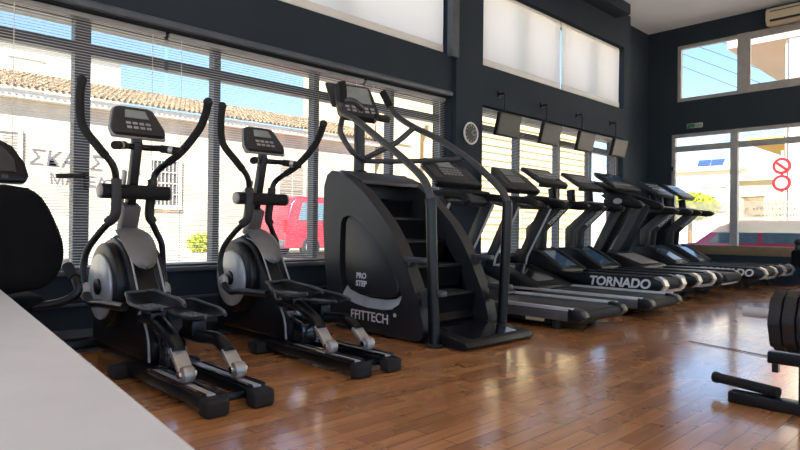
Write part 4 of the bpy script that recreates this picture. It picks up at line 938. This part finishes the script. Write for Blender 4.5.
# outside: street beyond the far wall
o = MB().span((-6.1, 26, -.3), (20, 33, .0)).build('pavement', M['pavement'], smooth=False); struct(o)
def building_y(label, x0, x1, Y, z1, m, depth=6):
    o = thing('building', ((x0 + x1) / 2, Y, 0), label, 'building'); MB().span((x0, Y, GZ), (x1, Y + depth, z1)).build('wall', m, o, smooth=False); return o
def add_windows_y(o, Y, cols, rows, w, h, m):
    for x in cols:
        for z in rows:
            f = MB().span((x - w / 2 - .1, Y - .1, z - .1), (x + w / 2 + .1, Y, z)).span((x - w / 2 - .08, Y - .08, z + h), (x + w / 2 + .08, Y, z + h + .1)).build('window', M['stuccow'], o, smooth=False)
            MB().span((x - w / 2, Y - .03, z), (x + w / 2, Y, z + h)).build('pane', m, f, smooth=False)
o = building_y('low cream house with blue roof panels seen through the far window', -17.5, -10.9, 38, 4.6, M['stuccow'])
MB().span((-17.7, 37.8, 4.6), (-10.7, 38.2, 4.85)).build('parapet', M['stuccop'], o, smooth=False)
add_windows_y(o, 38, (-15.6, -12.6), (2.3,), 1.2, 1.3, M['shutter'])
for x in (-13.4, -12.65): MB().slab([(x - .35, 38.4, 4.9), (x + .35, 38.4, 4.9), (x + .35, 38.8, 5.35), (x - .35, 38.8, 5.35)], .08).build('roof_panel', M['solar'], o, smooth=False, label='blue roof panel')
MB().cyl((-15.2, 38.6, 4.8), (-15.2, 38.6, 6.4), .03, 6).bar((-15.6, 38.6, 6.2), (-14.8, 38.6, 6.2), .03, .03).build('aerial', M['cable'], o)
MB().cyl((-11.9, 38.6, 4.8), (-11.9, 38.6, 6.6), .03, 6).bar((-12.2, 38.6, 6.4), (-11.6, 38.6, 6.4), .03, .03).build('aerial', M['cable'], o)
o = building_y('pale house with orange shuttered windows across the far street', -10.4, -6.2, 34, 3.6, M['stuccoy'])
MB().span((-10.6, 33.8, 3.6), (-6.0, 34.2, 3.85)).build('parapet', M['stuccow'], o, smooth=False)
add_windows_y(o, 34, (-9.4, -7.4), (1.7,), .9, 1.1, M['tan'])
o = building_y('far white apartment building behind the roof aerials', -30, -8, 58, 7.2, M['stuccow']); add_windows_y(o, 58, (-26, -22, -18, -14, -10), (1.5, 4.5), 1.4, 1.5, M['shutter'])
o = thing('tree', (-12.4, 33.5, 0), 'yellow green bushy tree in front of the low cream house', 'tree')
leaves((-12.3, 33.5, 2.3), (1.5, .9, .75), 1500, .15, 11).build('foliage', M['leaf'], o, smooth=False); MB().tube([(-12.3, 33.5, 0), (-12.3, 33.5, 1.6)], .12, 8).build('trunk', M['bark'], o)
o = building_y('white neighbouring building with a yellow canopy at the right, past the road signs', -4.5, 8, 19, 9.5, M['stuccow'])
MB().span((-5.45, 19.05, 3.5), (-4.5, 27, 3.66)).build('canopy', M['awning'], o, smooth=False, label='yellow canopy')
MB().span((-5.95, 18.9, 6.3), (-4.5, 24, 6.65)).span((-4.5, 18.9, 6.3), (8, 19, 6.65)).build('roof_ledge', M['stuccop'], o, smooth=False)
MB().span((-4.4, 18.93, GZ), (-4.15, 19, 6.3)).span((-3.0, 18.93, GZ), (-2.75, 19, 6.3)).build('pilaster', M['pavement'], o, smooth=False)
add_windows_y(o, 19, (-3.5, -1.6), (4.2,), .9, 1.5, M['shutter']); add_windows_y(o, 19, (-3.55,), (1.2,), .7, 1.5, M['recess'])
sg = thing('road_sign', (-4.48, 18.6, 0), 'pair of round red and white road signs on one pole outside the far window', 'road sign')
sx, sy = -4.48, 18.6
MB().cyl((sx, sy + .04, GZ), (sx, sy + .04, 3.2), .035, 10).build('pole', M['alframe'], sg)
for z, in ((2.78,), (2.32,)):
    d = MB().cyl((sx, sy - .01, z), (sx, sy + .01, z), .225, 32).build('sign_disc', M['signred'], sg)
    MB().cyl((sx, sy - .02, z), (sx, sy - .008, z), .15, 32).build('sign_face', M['signwhite'] if z > 2.6 else M['signblue'], d)
    if z > 2.6: MB().box((sx, sy - .024, z), (.3, .01, .06), (0, R(40), 0)).build('sign_bar', M['signred'], d, smooth=False)
for k in range(4):
    z = 8.3 + .62 * k
    o = MB().tube([(-22, 30 + k * .05, z + 6.6), (-10, 30 + k * .05, z - .15), (-2, 30, z - 5.1)], .018, 6, 8).build('overhead_cable', M['cable'], org=(-12, 30, 0))
    tag(o, 'dark overhead cable slanting across the sky in the far upper window', 'cable', 'overhead cables')

# ------------------------------------------------------------------ light and camera
w = bpy.data.worlds.new('sky'); SC.world = w; w.use_nodes = True; nt = w.node_tree
bg = nt.nodes['Background']; sky = nt.nodes.new('ShaderNodeTexSky'); sky.sky_type = 'NISHITA'; sky.sun_disc = False
SUN_EL, SUN_AZ = R(46), R(140)
sky.sun_elevation = SUN_EL; sky.sun_rotation = SUN_AZ; sky.air_density = .8; sky.dust_density = .3; sky.ozone_density = 2.5
nt.links.new(sky.outputs['Color'], bg.inputs['Color']); bg.inputs['Strength'].default_value = .07
sd = bpy.data.lights.new('sun', 'SUN'); sd.energy = 4.6; sd.angle = R(.6); sd.color = (1, .93, .82)
so = bpy.data.objects.new('sun', sd); COL.objects.link(so)
dirv = Vector((math.sin(SUN_AZ) * math.cos(SUN_EL), math.cos(SUN_AZ) * math.cos(SUN_EL), math.sin(SUN_EL)))
so.rotation_euler = (-dirv).to_track_quat('-Z', 'Y').to_euler(); so.location = (4, -4, 12)

yaw, pitch, roll = .80233, .00472, .01109
cd = bpy.data.cameras.new('camera'); cam = bpy.data.objects.new('camera', cd); COL.objects.link(cam)
f = Vector((-math.sin(yaw) * math.cos(pitch), math.cos(yaw) * math.cos(pitch), math.sin(pitch))); r = Vector((math.cos(yaw), math.sin(yaw), 0)); u = r.cross(f)
r2 = math.cos(roll) * r + math.sin(roll) * u; u2 = -math.sin(roll) * r + math.cos(roll) * u
mw = Matrix((r2, u2, -f)).transposed().to_4x4(); mw.translation = Vector((0, 0, 1)) * U; cam.matrix_world = mw
cd.sensor_width = 36; cd.lens = 600 / 800 * 36; cd.clip_start = .02; cd.clip_end = 500
cd.dof.use_dof = True; cd.dof.focus_distance = 4.6; cd.dof.aperture_fstop = 9.0
SC.camera = cam
SC.view_settings.view_transform = 'Standard'; SC.view_settings.look = 'None'; SC.view_settings.gamma = 1; SC.view_settings.use_curve_mapping = False
SC.view_settings.exposure = 2.35
SC.cycles.use_denoising = True
SC.cycles.max_bounces = 10; SC.cycles.transparent_max_bounces = 24; SC.cycles.diffuse_bounces = 5; SC.cycles.sample_clamp_indirect = 8
